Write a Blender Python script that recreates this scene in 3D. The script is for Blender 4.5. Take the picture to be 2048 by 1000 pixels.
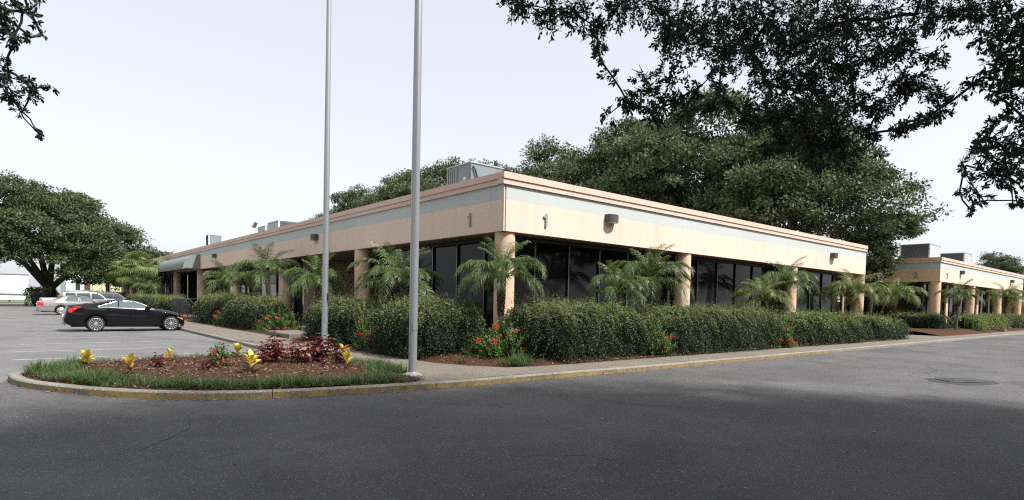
import bpy, bmesh, math, random
import numpy as np
from mathutils import Vector, Matrix, Euler

for o in list(bpy.data.objects):
    bpy.data.objects.remove(o)
S = bpy.context.scene
COL = S.collection
PI = math.pi

# ------------------------------------------------------------------ camera
cd = bpy.data.cameras.new('camera')
cam = bpy.data.objects.new('camera', cd)
COL.objects.link(cam)
S.camera = cam
FW = Vector((0.64246, 0.76520, -0.04145)); RT = Vector((0.76625, -0.64220, 0.02091)); UP = Vector((0.01062, 0.04519, 0.99892))
CAM = Vector((-11.4385, -14.1342, 1.6185))
cam.matrix_world = Matrix(((RT.x, UP.x, -FW.x, CAM.x), (RT.y, UP.y, -FW.y, CAM.y), (RT.z, UP.z, -FW.z, CAM.z), (0, 0, 0, 1)))
cd.sensor_width = 36.0
cd.lens = 36.0 * 1170.26 / 2048
cd.shift_y = (652.45 - 500) / 2048
cd.clip_start = 0.1
cd.clip_end = 3000

# ------------------------------------------------------------------ light
SUN = Vector((0.24, -0.56, 0.80)).normalized()      # towards the sun
w = bpy.data.worlds.new('World'); S.world = w; w.use_nodes = True
nt = w.node_tree; nt.nodes.clear()
wo = nt.nodes.new('ShaderNodeOutputWorld'); bg = nt.nodes.new('ShaderNodeBackground'); sky = nt.nodes.new('ShaderNodeTexSky')
hs = nt.nodes.new('ShaderNodeHueSaturation')
sky.sky_type = 'NISHITA'; sky.sun_disc = False
sky.sun_elevation = math.asin(SUN.z); sky.sun_rotation = math.atan2(SUN.x, SUN.y)
sky.air_density = 1.0; sky.dust_density = 2.2; sky.ozone_density = 1.0
hs.inputs['Saturation'].default_value = 0.34; hs.inputs['Value'].default_value = 1.0
bg.inputs['Strength'].default_value = 0.15
nt.links.new(sky.outputs[0], hs.inputs['Color']); hz = nt.nodes.new('ShaderNodeMix'); hz.data_type = 'RGBA'; hz.inputs[0].default_value = 0.76; hz.inputs[7].default_value = (1.76, 1.82, 2.00, 1)
nt.links.new(hs.outputs[0], hz.inputs[6]); nt.links.new(hz.outputs[2], bg.inputs[0]); nt.links.new(bg.outputs[0], wo.inputs[0])
sl = bpy.data.lights.new('sun', 'SUN'); so = bpy.data.objects.new('sun', sl); COL.objects.link(so)
sl.energy = 2.45; sl.angle = math.radians(3.0); sl.color = (1.0, 0.96, 0.93)
so.rotation_euler = SUN.to_track_quat('Z', 'Y').to_euler(); so.location = (0, -40, 60)
S.view_settings.view_transform = 'Standard'; S.view_settings.look = 'None'
S.view_settings.exposure = 1.44; S.view_settings.gamma = 1.0; S.view_settings.use_curve_mapping = False
S.render.engine = 'CYCLES'
S.cycles.use_denoising = False; S.cycles.filter_width = 1.2
S.cycles.max_bounces = 8; S.cycles.transparent_max_bounces = 8
S.cycles.caustics_reflective = False; S.cycles.caustics_refractive = False

# ------------------------------------------------------------------ materials
def lin(h):
    h = h.lstrip('#'); c = [int(h[i:i+2], 16)/255 for i in (0, 2, 4)]
    return tuple(x/12.92 if x <= .04045 else ((x+.055)/1.055)**2.4 for x in c)

class NT:
    def __init__(s, name):
        s.m = bpy.data.materials.new(name); s.m.use_nodes = True
        s.t = s.m.node_tree; s.t.nodes.clear()
        s.out = s.n('ShaderNodeOutputMaterial'); s.b = s.n('ShaderNodeBsdfPrincipled')
        s.l(s.b.outputs[0], s.out.inputs[0])
        s.pos = s.n('ShaderNodeNewGeometry')
    def n(s, t, **k):
        x = s.t.nodes.new(t)
        for a, v in k.items(): setattr(x, a, v)
        return x
    def l(s, a, b): s.t.links.new(a, b)
    def set(s, **k):
        for a, v in k.items():
            s.b.inputs[a.replace('_', ' ')].default_value = v
        return s
    def noise(s, scale, detail=4, rough=.55, vec=None, stretch=None):
        x = s.n('ShaderNodeTexNoise'); x.inputs['Scale'].default_value = scale; x.inputs['Detail'].default_value = detail; x.inputs['Roughness'].default_value = rough
        v = vec or s.pos.outputs['Position']
        if stretch:
            mp = s.n('ShaderNodeMapping'); mp.inputs['Scale'].default_value = stretch; s.l(v, mp.inputs['Vector']); v = mp.outputs[0]
        s.l(v, x.inputs['Vector']); return x.outputs['Fac']
    def voro(s, scale, feature='F1', out='Distance', vec=None):
        x = s.n('ShaderNodeTexVoronoi', feature=feature); x.inputs['Scale'].default_value = scale
        s.l(vec or s.pos.outputs['Position'], x.inputs['Vector']); return x.outputs[out]
    def ramp(s, fac, stops, interp='LINEAR'):
        x = s.n('ShaderNodeValToRGB'); e = x.color_ramp.elements; x.color_ramp.interpolation = interp
        while len(e) < len(stops): e.new(.5)
        for i, (p, c) in enumerate(stops):
            e[i].position = p; e[i].color = (*c, 1) if not isinstance(c, (int, float)) else (c, c, c, 1)
        s.l(fac, x.inputs[0]); return x.outputs[0]
    def mix(s, fac, a, b, blend='MIX'):
        x = s.n('ShaderNodeMix', data_type='RGBA', blend_type=blend)
        for i, v in ((0, fac), (6, a), (7, b)):
            if isinstance(v, (int, float)): x.inputs[i].default_value = v
            elif isinstance(v, tuple): x.inputs[i].default_value = (*v, 1)
            else: s.l(v, x.inputs[i])
        return x.outputs[2]
    def math(s, op, a, b=0.0):
        x = s.n('ShaderNodeMath', operation=op)
        for i, v in ((0, a), (1, b)):
            if isinstance(v, (int, float)): x.inputs[i].default_value = v
            else: s.l(v, x.inputs[i])
        return x.outputs[0]
    def color(s, c):
        if isinstance(c, tuple): s.b.inputs['Base Color'].default_value = (*c, 1)
        else: s.l(c, s.b.inputs['Base Color'])
        return s
    def bump(s, h, strength=.3, dist=.01):
        x = s.n('ShaderNodeBump'); x.inputs['Strength'].default_value = strength; x.inputs['Distance'].default_value = dist
        s.l(h, x.inputs['Height']); s.l(x.outputs[0], s.b.inputs['Normal']); return s
    def rand(s): return s.pos.outputs['Random Per Island']

def plain(name, c, rough=.6, metal=0.0, var=.12, scale=3.0, bump=0, bscale=60, spec=.5, coat=0):
    t = NT(name)
    n = t.noise(scale, 5)
    k = t.ramp(n, [(.3, tuple(x*(1-var) for x in c)), (.7, tuple(min(1, x*(1+var)) for x in c))])
    t.color(k).set(Roughness=rough, Metallic=metal, Specular_IOR_Level=spec, Coat_Weight=coat)
    if bump: t.bump(t.noise(bscale, 4), bump, .01)
    return t.m

def leafmat(name, stops, rough=.45, trans=.25, spec=.35):
    """foliage: colour differs from leaf to leaf, part of the light passes through"""
    t = NT(name)
    big = t.noise(.9, 2)
    r = t.math('ADD', t.math('MULTIPLY', t.rand(), .75), t.math('MULTIPLY', big, .25))
    k = t.ramp(r, stops)
    t.color(k).set(Roughness=rough, Specular_IOR_Level=spec)
    tr = t.n('ShaderNodeBsdfTranslucent'); t.l(t.mix(.5, k, (.35, .5, .08), 'MULTIPLY') if False else k, tr.inputs[0])
    ms = t.n('ShaderNodeMixShader'); ms.inputs[0].default_value = trans
    t.l(t.b.outputs[0], ms.inputs[1]); t.l(tr.outputs[0], ms.inputs[2]); t.l(ms.outputs[0], t.out.inputs[0])
    return t.m

def asphalt(name, base, light, speck, crack=True, aggregate=.5):
    t = NT(name)
    patch = t.noise(.22, 5, .6); mid = t.noise(1.6, 5, .6); fine = t.noise(55, 3, .7); tiny = t.noise(190, 2, .7)
    k = t.ramp(patch, [(.32, base), (.68, light)])
    k = t.mix(t.ramp(mid, [(.35, 0.0), (.75, .35)]), k, tuple(x*.6 for x in base))
    k = t.mix(t.ramp(t.noise(.55, 3, .5), [(.56, 0.0), (.70, .48)]), k, tuple(x*.5 for x in base))
    k = t.mix(t.ramp(t.noise(.31, 6, .7, stretch=(.35, 1.3, 1)), [(.54, 0.0), (.70, .30)]), k, tuple(min(1, x*1.35) for x in light))
    k = t.mix(t.ramp(fine, [(.38, .38), (.62, 0.0)]), k, tuple(x*.35 for x in base))
    sp = t.voro(75, out='Color'); sepx = t.n('ShaderNodeSeparateColor'); t.l(sp, sepx.inputs[0])
    d = t.voro(75)
    mask = t.math('MULTIPLY', t.ramp(sepx.outputs[0], [(1-.12*aggregate-.02, 0.0), (1-.12*aggregate, 1.0)]), t.ramp(d, [(.30, 1.0), (.42, 0.0)]))
    k = t.mix(mask, k, speck)
    if crack:
        dn = t.n('ShaderNodeTexNoise'); dn.inputs['Scale'].default_value = .9; dn.inputs['Detail'].default_value = 6
        t.l(t.pos.outputs['Position'], dn.inputs['Vector'])
        v = t.n('ShaderNodeVectorMath', operation='MULTIPLY_ADD'); v.inputs[1].default_value = (1.6, 1.6, 0)
        t.l(dn.outputs['Color'], v.inputs[0]); t.l(t.pos.outputs['Position'], v.inputs[2])
        e = t.voro(.28, 'DISTANCE_TO_EDGE', vec=v.outputs[0])
        cm = t.math('MULTIPLY', t.ramp(e, [(.001, 1.0), (.005, 0.0)]), t.ramp(t.noise(.23, 3), [(.57, 0.0), (.64, 1.0)]))
        k = t.mix(t.math('MULTIPLY', cm, .45), k, tuple(x*.22 for x in base))
    t.color(k).set(Roughness=.82, Specular_IOR_Level=.35)
    t.bump(t.math('ADD', fine, t.math('MULTIPLY', tiny, .6)), .55, .006)
    return t.m

def concrete(name, base, speck_dark, speck_light, joint=False):
    t = NT(name)
    k = t.ramp(t.noise(.8, 6, .65), [(.3, tuple(x*.72 for x in base)), (.7, base)])
    k = t.mix(t.ramp(t.noise(28, 4, .7), [(.40, .6), (.56, 0.0)]), k, speck_dark)
    k = t.mix(t.ramp(t.noise(42, 3, .7), [(.56, 0.0), (.66, .7)]), k, speck_light)
    k = t.mix(t.ramp(t.noise(2.2, 6, .7), [(.55, 0.0), (.8, .55)]), k, tuple(x*.45 for x in base))
    t.color(k).set(Roughness=.9, Specular_IOR_Level=.25); t.bump(t.noise(48, 4, .7), .6, .008)
    return t.m

def stucco(name, c, dirt=.26):
    t = NT(name)
    k = t.ramp(t.noise(.5, 5), [(.3, tuple(x*.93 for x in c)), (.7, c)])
    st = t.noise(1.0, 5, .65, stretch=(2.4, 2.4, .14))
    k = t.mix(t.ramp(st, [(.50, 0.0), (.80, dirt*1.3)]), k, tuple(x*.55 for x in c))
    k = t.mix(t.ramp(t.noise(.17, 4), [(.45, 0.0), (.6, .35)]), k, tuple(min(.82, x*1.06+.02) for x in c))
    k = t.mix(t.ramp(t.noise(70, 3), [(.35, .18), (.6, 0.0)]), k, tuple(x*.7 for x in c))
    t.color(k).set(Roughness=.92, Specular_IOR_Level=.2); t.bump(t.noise(110, 4, .7), .45, .006)
    return t.m

def paint(name, c, flake=.0, rough=.25, metal=0.0):
    t = NT(name); t.color(c).set(Roughness=rough, Metallic=metal, Specular_IOR_Level=.12, Coat_Weight=.45, Coat_Roughness=.02)
    return t.m

M = {}
M['asphalt'] = asphalt('asphalt', (.070, .068, .067), (.140, .137, .133), (.42, .42, .40), aggregate=.55)
M['lot'] = asphalt('worn_asphalt', (.150, .147, .142), (.200, .196, .190), (.38, .38, .36), aggregate=.4)
M['walk'] = concrete('aggregate_concrete', (.185, .163, .128), (.10, .085, .065), (.60, .54, .45))
M['kerbtop'] = concrete('kerb_concrete', (.27, .255, .215), (.13, .12, .10), (.66, .63, .57))
t = NT('yellow_kerb_paint')
k = t.mix(t.ramp(t.noise(3.2, 7, .72), [(.44, 0.0), (.62, 1.0)]), (.30, .205, .075), (.17, .15, .11))
k = t.mix(t.ramp(t.noise(14, 5, .7), [(.52, 0.0), (.66, .8)]), k, (.075, .062, .045))
t.color(k).set(Roughness=.85); t.bump(t.noise(30, 5, .7), .6, .01); M['kerbyellow'] = t.m
t = NT('bark_mulch')
k = t.ramp(t.noise(34, 6, .75, stretch=(1, 1.6, 1)), [(.30, (.024, .012, .008)), (.5, (.078, .039, .025)), (.72, (.19, .105, .066))])
t.color(k).set(Roughness=.95, Specular_IOR_Level=.1); t.bump(t.noise(45, 6, .8), 1.0, .04); M['mulch'] = t.m
t = NT('mulch_chip'); t.color(t.ramp(t.rand(), [(0, (.035, .016, .01)), (.5, (.105, .05, .03)), (.85, (.20, .11, .068)), (1, (.38, .26, .17))])).set(Roughness=.9); M['chip'] = t.m
t = NT('ground_turf')
k = t.ramp(t.noise(3, 8, .7), [(.3, (.055, .085, .022)), (.7, (.14, .18, .05))]); t.color(k).set(Roughness=.95); t.bump(t.noise(30, 6, .8), .8, .03); M['turf'] = t.m
PEACH = (.80, .605, .49)
M['peach'] = stucco('peach_stucco', PEACH)
M['sage'] = stucco('sage_stucco', (.53, .555, .535), .14)
M['cornice'] = stucco('peach_cornice', (.72, .51, .42), .18)
M['reveal'] = stucco('pale_reveal', (.66, .55, .44), .15)
M['column'] = stucco('column_stucco', (.72, .51, .37), .35)
M['peach2'] = stucco('shaded_peach_stucco', (.79, .55, .33))  # peach for the shaded end of block 2, the shade's deeper orange painted in
M['column2'] = stucco('buff_column_stucco', (.70, .50, .33), .3)
M['soffit'] = plain('soffit_plaster', (.30, .26, .22), .9)
M['roof'] = plain('roof_membrane', (.42, .41, .39), .9, scale=.6)
t = NT('dark_tinted_glass'); t.color((.010, .0105, .011)).set(Roughness=.025, Specular_IOR_Level=.13); t.bump(t.noise(.45, 2), .035, .05); M['glass'] = t.m
M['bronze'] = plain('dark_bronze_frame', (.018, .017, .017), .45, .3, spec=.4)
M['alum'] = plain('anodised_edge', (.22, .23, .25), .35, .7)
M['dark'] = plain('recess_shade', (.020, .018, .017), .8)  # near black: shade inside rooms, recesses and grilles put into the colour
M['door'] = plain('red_brown_door', (.085, .035, .026), .5)
M['jamb'] = plain('tan_jamb', (.36, .24, .16), .7)
M['white'] = plain('white_paint', (.78, .78, .76), .5, var=.04)
M['offwhite'] = plain('print_grey', (.28, .28, .28), .5, var=.04)
M['digit'] = plain('grey_green_digit', (.30, .31, .27), .6)
M['lamp'] = plain('lamp_housing', (.055, .057, .060), .5)
M['lens'] = plain('frosted_lens', (.45, .43, .38), .35)
M['hvac'] = plain('blue_grey_sheet_metal', (.19, .225, .245), .5, .0, bump=.05, scale=1.2)
M['hvac_light'] = plain('grey_sheet_metal', (.36, .41, .42), .5, .0, scale=1.2)
M['hvac_white'] = plain('pale_sheet_metal', (.58, .60, .60), .5)
t = NT('condenser_coil'); k = t.ramp(t.noise(9, 6, .8), [(.35, (.035, .037, .04)), (.6, (.12, .12, .12)), (.75, (.30, .30, .29))]); t.color(k).set(Roughness=.6, Metallic=.3); t.bump(t.noise(40, 3), .6, .02); M['coil'] = t.m
M['awning'] = plain('grey_green_awning_fabric', (.20, .225, .205), .85, var=.06, bump=.1, bscale=200)
M['pole'] = plain('brushed_aluminium_pole', (.36, .37, .38), .42, .6, var=.05, scale=1.5)
M['pole_cap'] = plain('cast_aluminium', (.34, .35, .36), .5, .5)
M['iron'] = plain('black_iron', (.02, .02, .022), .5)
M['line'] = None
t = NT('worn_white_line'); 
al = t.ramp(t.noise(5, 6, .75), [(.40, 0.0), (.56, 1.0)])
t.color(t.mix(t.math('MULTIPLY', al, .55), (.185, .18, .175), (.60, .60, .58))).set(Roughness=.8); M['line'] = t.m
t = NT('worn_blue_line'); t.color(t.mix(t.ramp(t.noise(4, 6, .75), [(.42, 0.0), (.56, 1.0)]), (.185, .18, .175), (.33, .42, .55))).set(Roughness=.8); M['blueline'] = t.m
M['bark'] = None
t = NT('oak_bark'); k = t.ramp(t.noise(9, 7, .75, stretch=(1, 1, .3)), [(.3, (.022, .018, .014)), (.7, (.085, .07, .055))]); t.color(k).set(Roughness=.95); t.bump(t.noise(14, 6, .75, stretch=(1, 1, .25)), .9, .05); M['bark'] = t.m
t = NT('palm_boots'); k = t.ramp(t.noise(22, 6, .8), [(.3, (.028, .018, .011)), (.7, (.11, .075, .045))]); t.color(k).set(Roughness=.95); t.bump(t.noise(40, 5, .8), 1, .03); M['boots'] = t.m
t = NT('palm_trunk'); k = t.ramp(t.noise(26, 6, .8, stretch=(1, 1, 1.6)), [(.35, (.07, .065, .052)), (.65, (.22, .21, .175))]); t.color(k).set(Roughness=.95); t.bump(t.noise(40, 5, .8), 1, .03); M['ptrunk'] = t.m
M['twig'] = plain('hedge_twig', (.030, .022, .017), .9)
M['core'] = plain('inner_shade_core', (.008, .011, .007), .95, bump=.8, bscale=25)  # deep shade inside the hedges put into a near-black green
M['oak_leaf'] = leafmat('oak_leaf', [(0, (.030, .050, .024)), (.45, (.082, .116, .056)), (.8, (.150, .185, .088)), (1, (.23, .255, .125))], .55, .25, .15)
M['oak_dark'] = leafmat('shaded_oak_leaf', [(0, (.022, .034, .020)), (.5, (.045, .062, .034)), (1, (.085, .105, .055))], .5, .06, .3)  # darker copy of the oak leaf; shade under the crown is in its colour
M['palm'] = leafmat('date_palm_leaflet', [(0, (.060, .105, .034)), (.5, (.125, .185, .058)), (1, (.22, .27, .10))], .38, .30, .5)
M['palm_l'] = leafmat('sunlit_palm_leaflet', [(0, (.095, .135, .040)), (.5, (.185, .235, .070)), (1, (.29, .33, .12))], .4, .32, .45)  # lighter, yellower copy of the palm leaflet with sunlight put into its colour
M['palm_y'] = leafmat('yellowing_palm_leaflet', [(0, (.16, .16, .06)), (.5, (.24, .24, .09)), (1, (.33, .30, .16))], .5, .3)
M['fan'] = leafmat('fan_palm_leaf', [(0, (.085, .125, .035)), (.5, (.14, .19, .05)), (1, (.22, .26, .08))], .45, .3)
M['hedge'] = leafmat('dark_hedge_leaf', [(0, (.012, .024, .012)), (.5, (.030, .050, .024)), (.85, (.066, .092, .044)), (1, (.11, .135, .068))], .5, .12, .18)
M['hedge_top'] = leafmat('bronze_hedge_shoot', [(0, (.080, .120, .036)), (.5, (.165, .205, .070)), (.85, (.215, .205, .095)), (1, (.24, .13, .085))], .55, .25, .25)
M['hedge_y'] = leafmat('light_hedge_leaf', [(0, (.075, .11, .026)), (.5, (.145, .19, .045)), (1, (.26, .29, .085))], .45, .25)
M['ixora'] = leafmat('glossy_green_leaf', [(0, (.030, .075, .018)), (.5, (.070, .140, .030)), (1, (.16, .24, .05))], .45, .22, .25)
M['grass'] = leafmat('border_grass', [(0, (.040, .075, .024)), (.5, (.080, .135, .042)), (.92, (.14, .20, .075)), (1, (.30, .31, .17))], .5, .45, .3)
M['red'] = leafmat('red_petal', [(0, (.42, .018, .010)), (.6, (.62, .035, .018)), (1, (.72, .14, .05))], .55, .2)
M['pink'] = leafmat('magenta_petal', [(0, (.40, .010, .060)), (1, (.62, .04, .12))], .55, .2)
M['croton'] = leafmat('yellow_croton_leaf', [(0, (.42, .34, .05)), (.35, (.62, .46, .07)), (.75, (.70, .56, .12)), (1, (.58, .27, .11))], .35, .25, .5)
M['croton_dark'] = leafmat('dark_croton_leaf', [(0, (.045, .055, .015)), (.6, (.12, .075, .02)), (1, (.28, .16, .05))], .35, .2, .5)
M['coleus'] = leafmat('burgundy_coleus_leaf', [(0, (.055, .008, .014)), (.55, (.14, .018, .028)), (.85, (.24, .055, .045)), (1, (.34, .22, .10))], .5, .2)
M['coleus_tip'] = leafmat('tan_edged_coleus_leaf', [(0, (.20, .055, .045)), (.5, (.34, .19, .10)), (1, (.40, .20, .14))], .5, .2)
M['litter'] = leafmat('dry_leaf', [(0, (.10, .06, .03)), (.6, (.24, .16, .09)), (1, (.48, .42, .33))], .8, .05)
M['black'] = paint('black_car_paint', (.002, .002, .003), rough=.5)
M['silver'] = paint('champagne_silver_paint', (.40, .385, .37), rough=.3, metal=.55)
M['silver2'] = paint('silver_paint', (.21, .22, .23), rough=.4, metal=.3)
M['carwhite'] = paint('white_car_paint', (.74, .74, .74))
M['cargrey'] = paint('slate_car_paint', (.10, .12, .15))
t = NT('car_glass'); t.color((.012, .016, .018)).set(Roughness=.02, Specular_IOR_Level=.9, Coat_Weight=.6); M['cglass'] = t.m
t = NT('pale_car_glass'); t.color((.085, .115, .115)).set(Roughness=.03, Specular_IOR_Level=.5, Coat_Weight=.3); M['cglass2'] = t.m
M['tyre'] = plain('tyre_rubber', (.014, .014, .014), .8)
M['rim'] = plain('alloy_rim', (.62, .62, .62), .28, .85, var=.03)
M['chrome'] = plain('chrome', (.50, .50, .51), .12, 1.0, var=.02)
M['tail'] = plain('red_tail_lamp', (.42, .012, .015), .15, var=.05, coat=1)
M['amber'] = plain('amber_lamp', (.55, .17, .06), .15, coat=1)
M['seam'] = plain('black_seam', (.004, .004, .004), .7)
M['trailer'] = plain('white_trailer_panel', (.80, .80, .79), .4, var=.03, scale=.5)
M['cream'] = plain('cream_ribbed_metal', (.58, .52, .32), .5, var=.06, scale=.4)
M['brick'] = plain('red_brick_wall', (.30, .08, .06), .9)
M['steel'] = plain('grate_steel', (.13, .14, .16), .4, .7)
M['patchtar'] = plain('fresh_tar', (.030, .030, .033), .75, bump=.5)

# ------------------------------------------------------------------ mesh helpers
class MB:
    """collects shapes, then links them as ONE mesh object"""
    def __init__(s): s.v = []; s.f = []; s.mi = []
    def add(s, v, f, mi=0):
        k = len(s.v); s.v += [tuple(x) for x in v]; s.f += [tuple(i+k for i in q) for q in f]; s.mi += [mi]*len(f); return s
    def box(s, x0, x1, y0, y1, z0, z1, mi=0):
        return s.add([(x0, y0, z0), (x1, y0, z0), (x1, y1, z0), (x0, y1, z0), (x0, y0, z1), (x1, y0, z1), (x1, y1, z1), (x0, y1, z1)],
                     [(0, 3, 2, 1), (4, 5, 6, 7), (0, 1, 5, 4), (1, 2, 6, 5), (2, 3, 7, 6), (3, 0, 4, 7)], mi)
    def tube(s, pts, r, n=8, mi=0, cap=True):
        pts = [Vector(p) for p in pts]; rs = r if isinstance(r, (list, tuple)) else [r]*len(pts)
        V = []; F = []; prev = None
        for i, p in enumerate(pts):
            d = (pts[min(i+1, len(pts)-1)] - pts[max(i-1, 0)]).normalized()
            if prev is None: a = d.orthogonal().normalized()
            else:
                a = (prev - d*prev.dot(d)); a = a.normalized() if a.length > 1e-6 else d.orthogonal().normalized()
            prev = a; b = d.cross(a)
            for k in range(n):
                g = 2*PI*k/n; V.append(p + (a*math.cos(g) + b*math.sin(g))*rs[i])
        for i in range(len(pts)-1):
            for k in range(n):
                F.append((i*n+k, i*n+(k+1) % n, (i+1)*n+(k+1) % n, (i+1)*n+k))
        if cap: F.append(tuple(range(n))[::-1]); F.append(tuple((len(pts)-1)*n+k for k in range(n)))
        return s.add(V, F, mi)
    def lathe(s, prof, c=(0, 0, 0), axis='Z', n=24, mi=0):
        V = []; F = []
        for (r, h) in prof:
            for k in range(n):
                g = 2*PI*k/n; a, b = r*math.cos(g), r*math.sin(g)
                V.append((c[0]+a, c[1]+b, c[2]+h) if axis == 'Z' else (c[0]+a, c[1]+h, c[2]+b))
        for i in range(len(prof)-1):
            for k in range(n):
                q = (i*n+k, i*n+(k+1) % n, (i+1)*n+(k+1) % n, (i+1)*n+k); F.append(q if axis == 'Z' else q[::-1])
        return s.add(V, F, mi)
    def prism(s, poly, z0, z1, mi=0, side=None):
        n = len(poly); V = [(x, y, z0) for x, y in poly] + [(x, y, z1) for x, y in poly]
        s.add(V, [tuple(range(n))[::-1], tuple(range(n, 2*n))], mi)
        return s.add(V, [(i, (i+1) % n, n+(i+1) % n, n+i) for i in range(n)], mi if side is None else side)
    def grid(s, P, mi=0, flip=False):
        a, b = len(P), len(P[0]); V = [p for row in P for p in row]
        F = [(i*b+j, i*b+j+1, (i+1)*b+j+1, (i+1)*b+j) for i in range(a-1) for j in range(b-1)]
        if flip: F = [q[::-1] for q in F]
        return s.add(V, F, mi)
    def mesh(s, name, mats, smooth=False):
        me = bpy.data.meshes.new(name); me.from_pydata(s.v, [], s.f)
        for m in (mats if isinstance(mats, (list, tuple)) else [mats]): me.materials.append(m)
        if max(s.mi, default=0): me.polygons.foreach_set('material_index', s.mi)
        if smooth: me.polygons.foreach_set('use_smooth', [True]*len(me.polygons))
        me.update(); return me
    def build(s, name, mats, parent=None, smooth=False, bevel=0, loc=None):
        o = bpy.data.objects.new(name, s.mesh(name, mats, smooth)); COL.objects.link(o)
        if parent: o.parent = parent
        if loc: o.location = loc
        if bevel:
            b = o.modifiers.new('bevel', 'BEVEL'); b.width = bevel; b.segments = 2; b.limit_method = 'ANGLE'
        if smooth:
            try: o.data.set_sharp_from_angle(angle=math.radians(38))
            except Exception: pass
        return o

def link(name, me, parent=None, loc=None, rot=None, scale=None):
    o = bpy.data.objects.new(name, me); COL.objects.link(o)
    if parent: o.parent = parent
    if loc is not None: o.location = loc
    if rot is not None: o.rotation_euler = rot
    if scale is not None: o.scale = (scale,)*3 if isinstance(scale, (int, float)) else scale
    return o
def tag(o, label=None, cat=None, group=None, kind=None):
    if label: o['label'] = label
    if cat: o['category'] = cat
    if group: o['group'] = group
    if kind: o['kind'] = kind
    return o
def thing(name, label, cat, loc=(0, 0, 0), rz=0, group=None):
    o = link(name, None, None, loc, (0, 0, rz)); o.empty_display_size = .2
    return tag(o, label, cat, group)

def fast_mesh(name, V, k, mats, mi=None, faces=None):
    """V: (N*k,3) numpy; every island has k vertices; faces: list of index tuples inside an island (same length)"""
    V = np.asarray(V, np.float32).reshape(-1, 3); N = len(V)//k
    faces = np.array(faces if faces is not None else [tuple(range(k))], np.int32)
    nf, fl = faces.shape
    idx = (np.arange(N, dtype=np.int32)[:, None, None]*k + faces[None]).reshape(-1)
    me = bpy.data.meshes.new(name)
    me.vertices.add(N*k); me.vertices.foreach_set('co', V.ravel())
    me.loops.add(len(idx)); me.loops.foreach_set('vertex_index', idx)
    me.polygons.add(N*nf); me.polygons.foreach_set('loop_start', np.arange(0, len(idx), fl, dtype=np.int32))
    try: me.polygons.foreach_set('loop_total', np.full(N*nf, fl, np.int32))
    except Exception: pass
    for m in (mats if isinstance(mats, (list, tuple)) else [mats]): me.materials.append(m)
    if mi is not None: me.polygons.foreach_set('material_index', np.repeat(np.asarray(mi, np.int32), nf))
    me.update(calc_edges=True); me.validate(); return me

def unit(a): return a/np.maximum(np.linalg.norm(a, axis=-1, keepdims=True), 1e-9)
def rvec(rng, n): return unit(rng.normal(size=(n, 3)))

def leaves(c, ax, sd, L, W, bend=.0):
    """diamond leaves: base, left, tip, right (4 verts each)"""
    L = np.asarray(L).reshape(-1, 1); W = np.asarray(W).reshape(-1, 1)
    ax = unit(ax); sd = unit(sd - ax*(sd*ax).sum(1, keepdims=True)); nn = np.cross(ax, sd)
    b = c; m = c + ax*L*.48 + nn*L*bend; tip = c + ax*L
    return np.stack([b, m + sd*W*.5, tip, m - sd*W*.5], 1).reshape(-1, 3)
def leaves6(c, ax, sd, L, W, fold=.12, droop=.12):
    """leaf with a midrib fold: 6 verts, two quads"""
    L = np.asarray(L).reshape(-1, 1); W = np.asarray(W).reshape(-1, 1)
    ax = unit(ax); sd = unit(sd - ax*(sd*ax).sum(1, keepdims=True)); nn = np.cross(ax, sd)
    p = [c, c + ax*L*.40 + sd*W*.42 + nn*W*fold, c + ax*L*.78 + sd*W*.44 + nn*(W*fold - L*droop*.6), c + ax*L - nn*L*droop,
         c + ax*L*.78 - sd*W*.44 + nn*(W*fold - L*droop*.6), c + ax*L*.40 - sd*W*.42 + nn*W*fold]
    return np.stack(p, 1).reshape(-1, 3)
F6 = [(0, 1, 2, 3), (0, 3, 4, 5)]

# ------------------------------------------------------------------ ground, road, parking lot
def struct(o, label=None): o['kind'] = 'structure'; return o
def sheet(name, poly, z, m):
    b = MB(); b.add([(x, y, z) for x, y in poly], [tuple(range(len(poly)))]); return struct(b.build(name, m))
sheet('ground', [(-900, -900), (1500, -900), (1500, 1500), (-900, 1500)], -.006, M['turf'])
sheet('road', [(-80, -48), (160, -48), (160, 57.5), (-80, 57.5)], 0, M['asphalt'])
lotp = [(-60, 57.4), (-60, .8), (-26, .4), (-16, -.1), (-13.2, -.6), (-11.7, -.5), (-11.4, .6), (-10.3, 1.55), (-5.8, 1.7), (-5.8, 57.4)]
sheet('parking_lot', lotp, .004, M['lot'])
sheet('far_street', [(-200, 66), (40, 66), (40, 116), (-200, 116)], .0, M['lot'])
b = MB(); b.box(-200, -5.9, 57.4, 57.6, 0, .13); struct(b.build('lot_end_kerb', M['kerbtop']))

# painted stall lines, worn
for i, (x0, x1, y, m) in enumerate([(-11.6, -6.02, 3.92, 'line'), (-11.6, -6.02, 6.30, 'line'), (-11.6, -6.02, 9.12, 'line'), (-11.5, -6.02, 12.0, 'line'), (-11.5, -6.02, 14.95, 'line'),
                                    (-11.5, -6.02, 18.4, 'line'), (-11.6, -8.2, 20.6, 'blueline'), (-11.6, -6.02, 21.3, 'line'), (-11.6, -6.02, 24.2, 'line'), (-11.6, -6.02, 27.1, 'line'), (-11.6, -6.02, 30, 'line')]):
    b = MB(); b.add([(x0, y-.055, .008), (x1, y-.055, .008), (x1, y+.055, .008), (x0, y+.055, .008)], [(0, 1, 2, 3)])
    struct(b.build('parking_line', M[m]))

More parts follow.
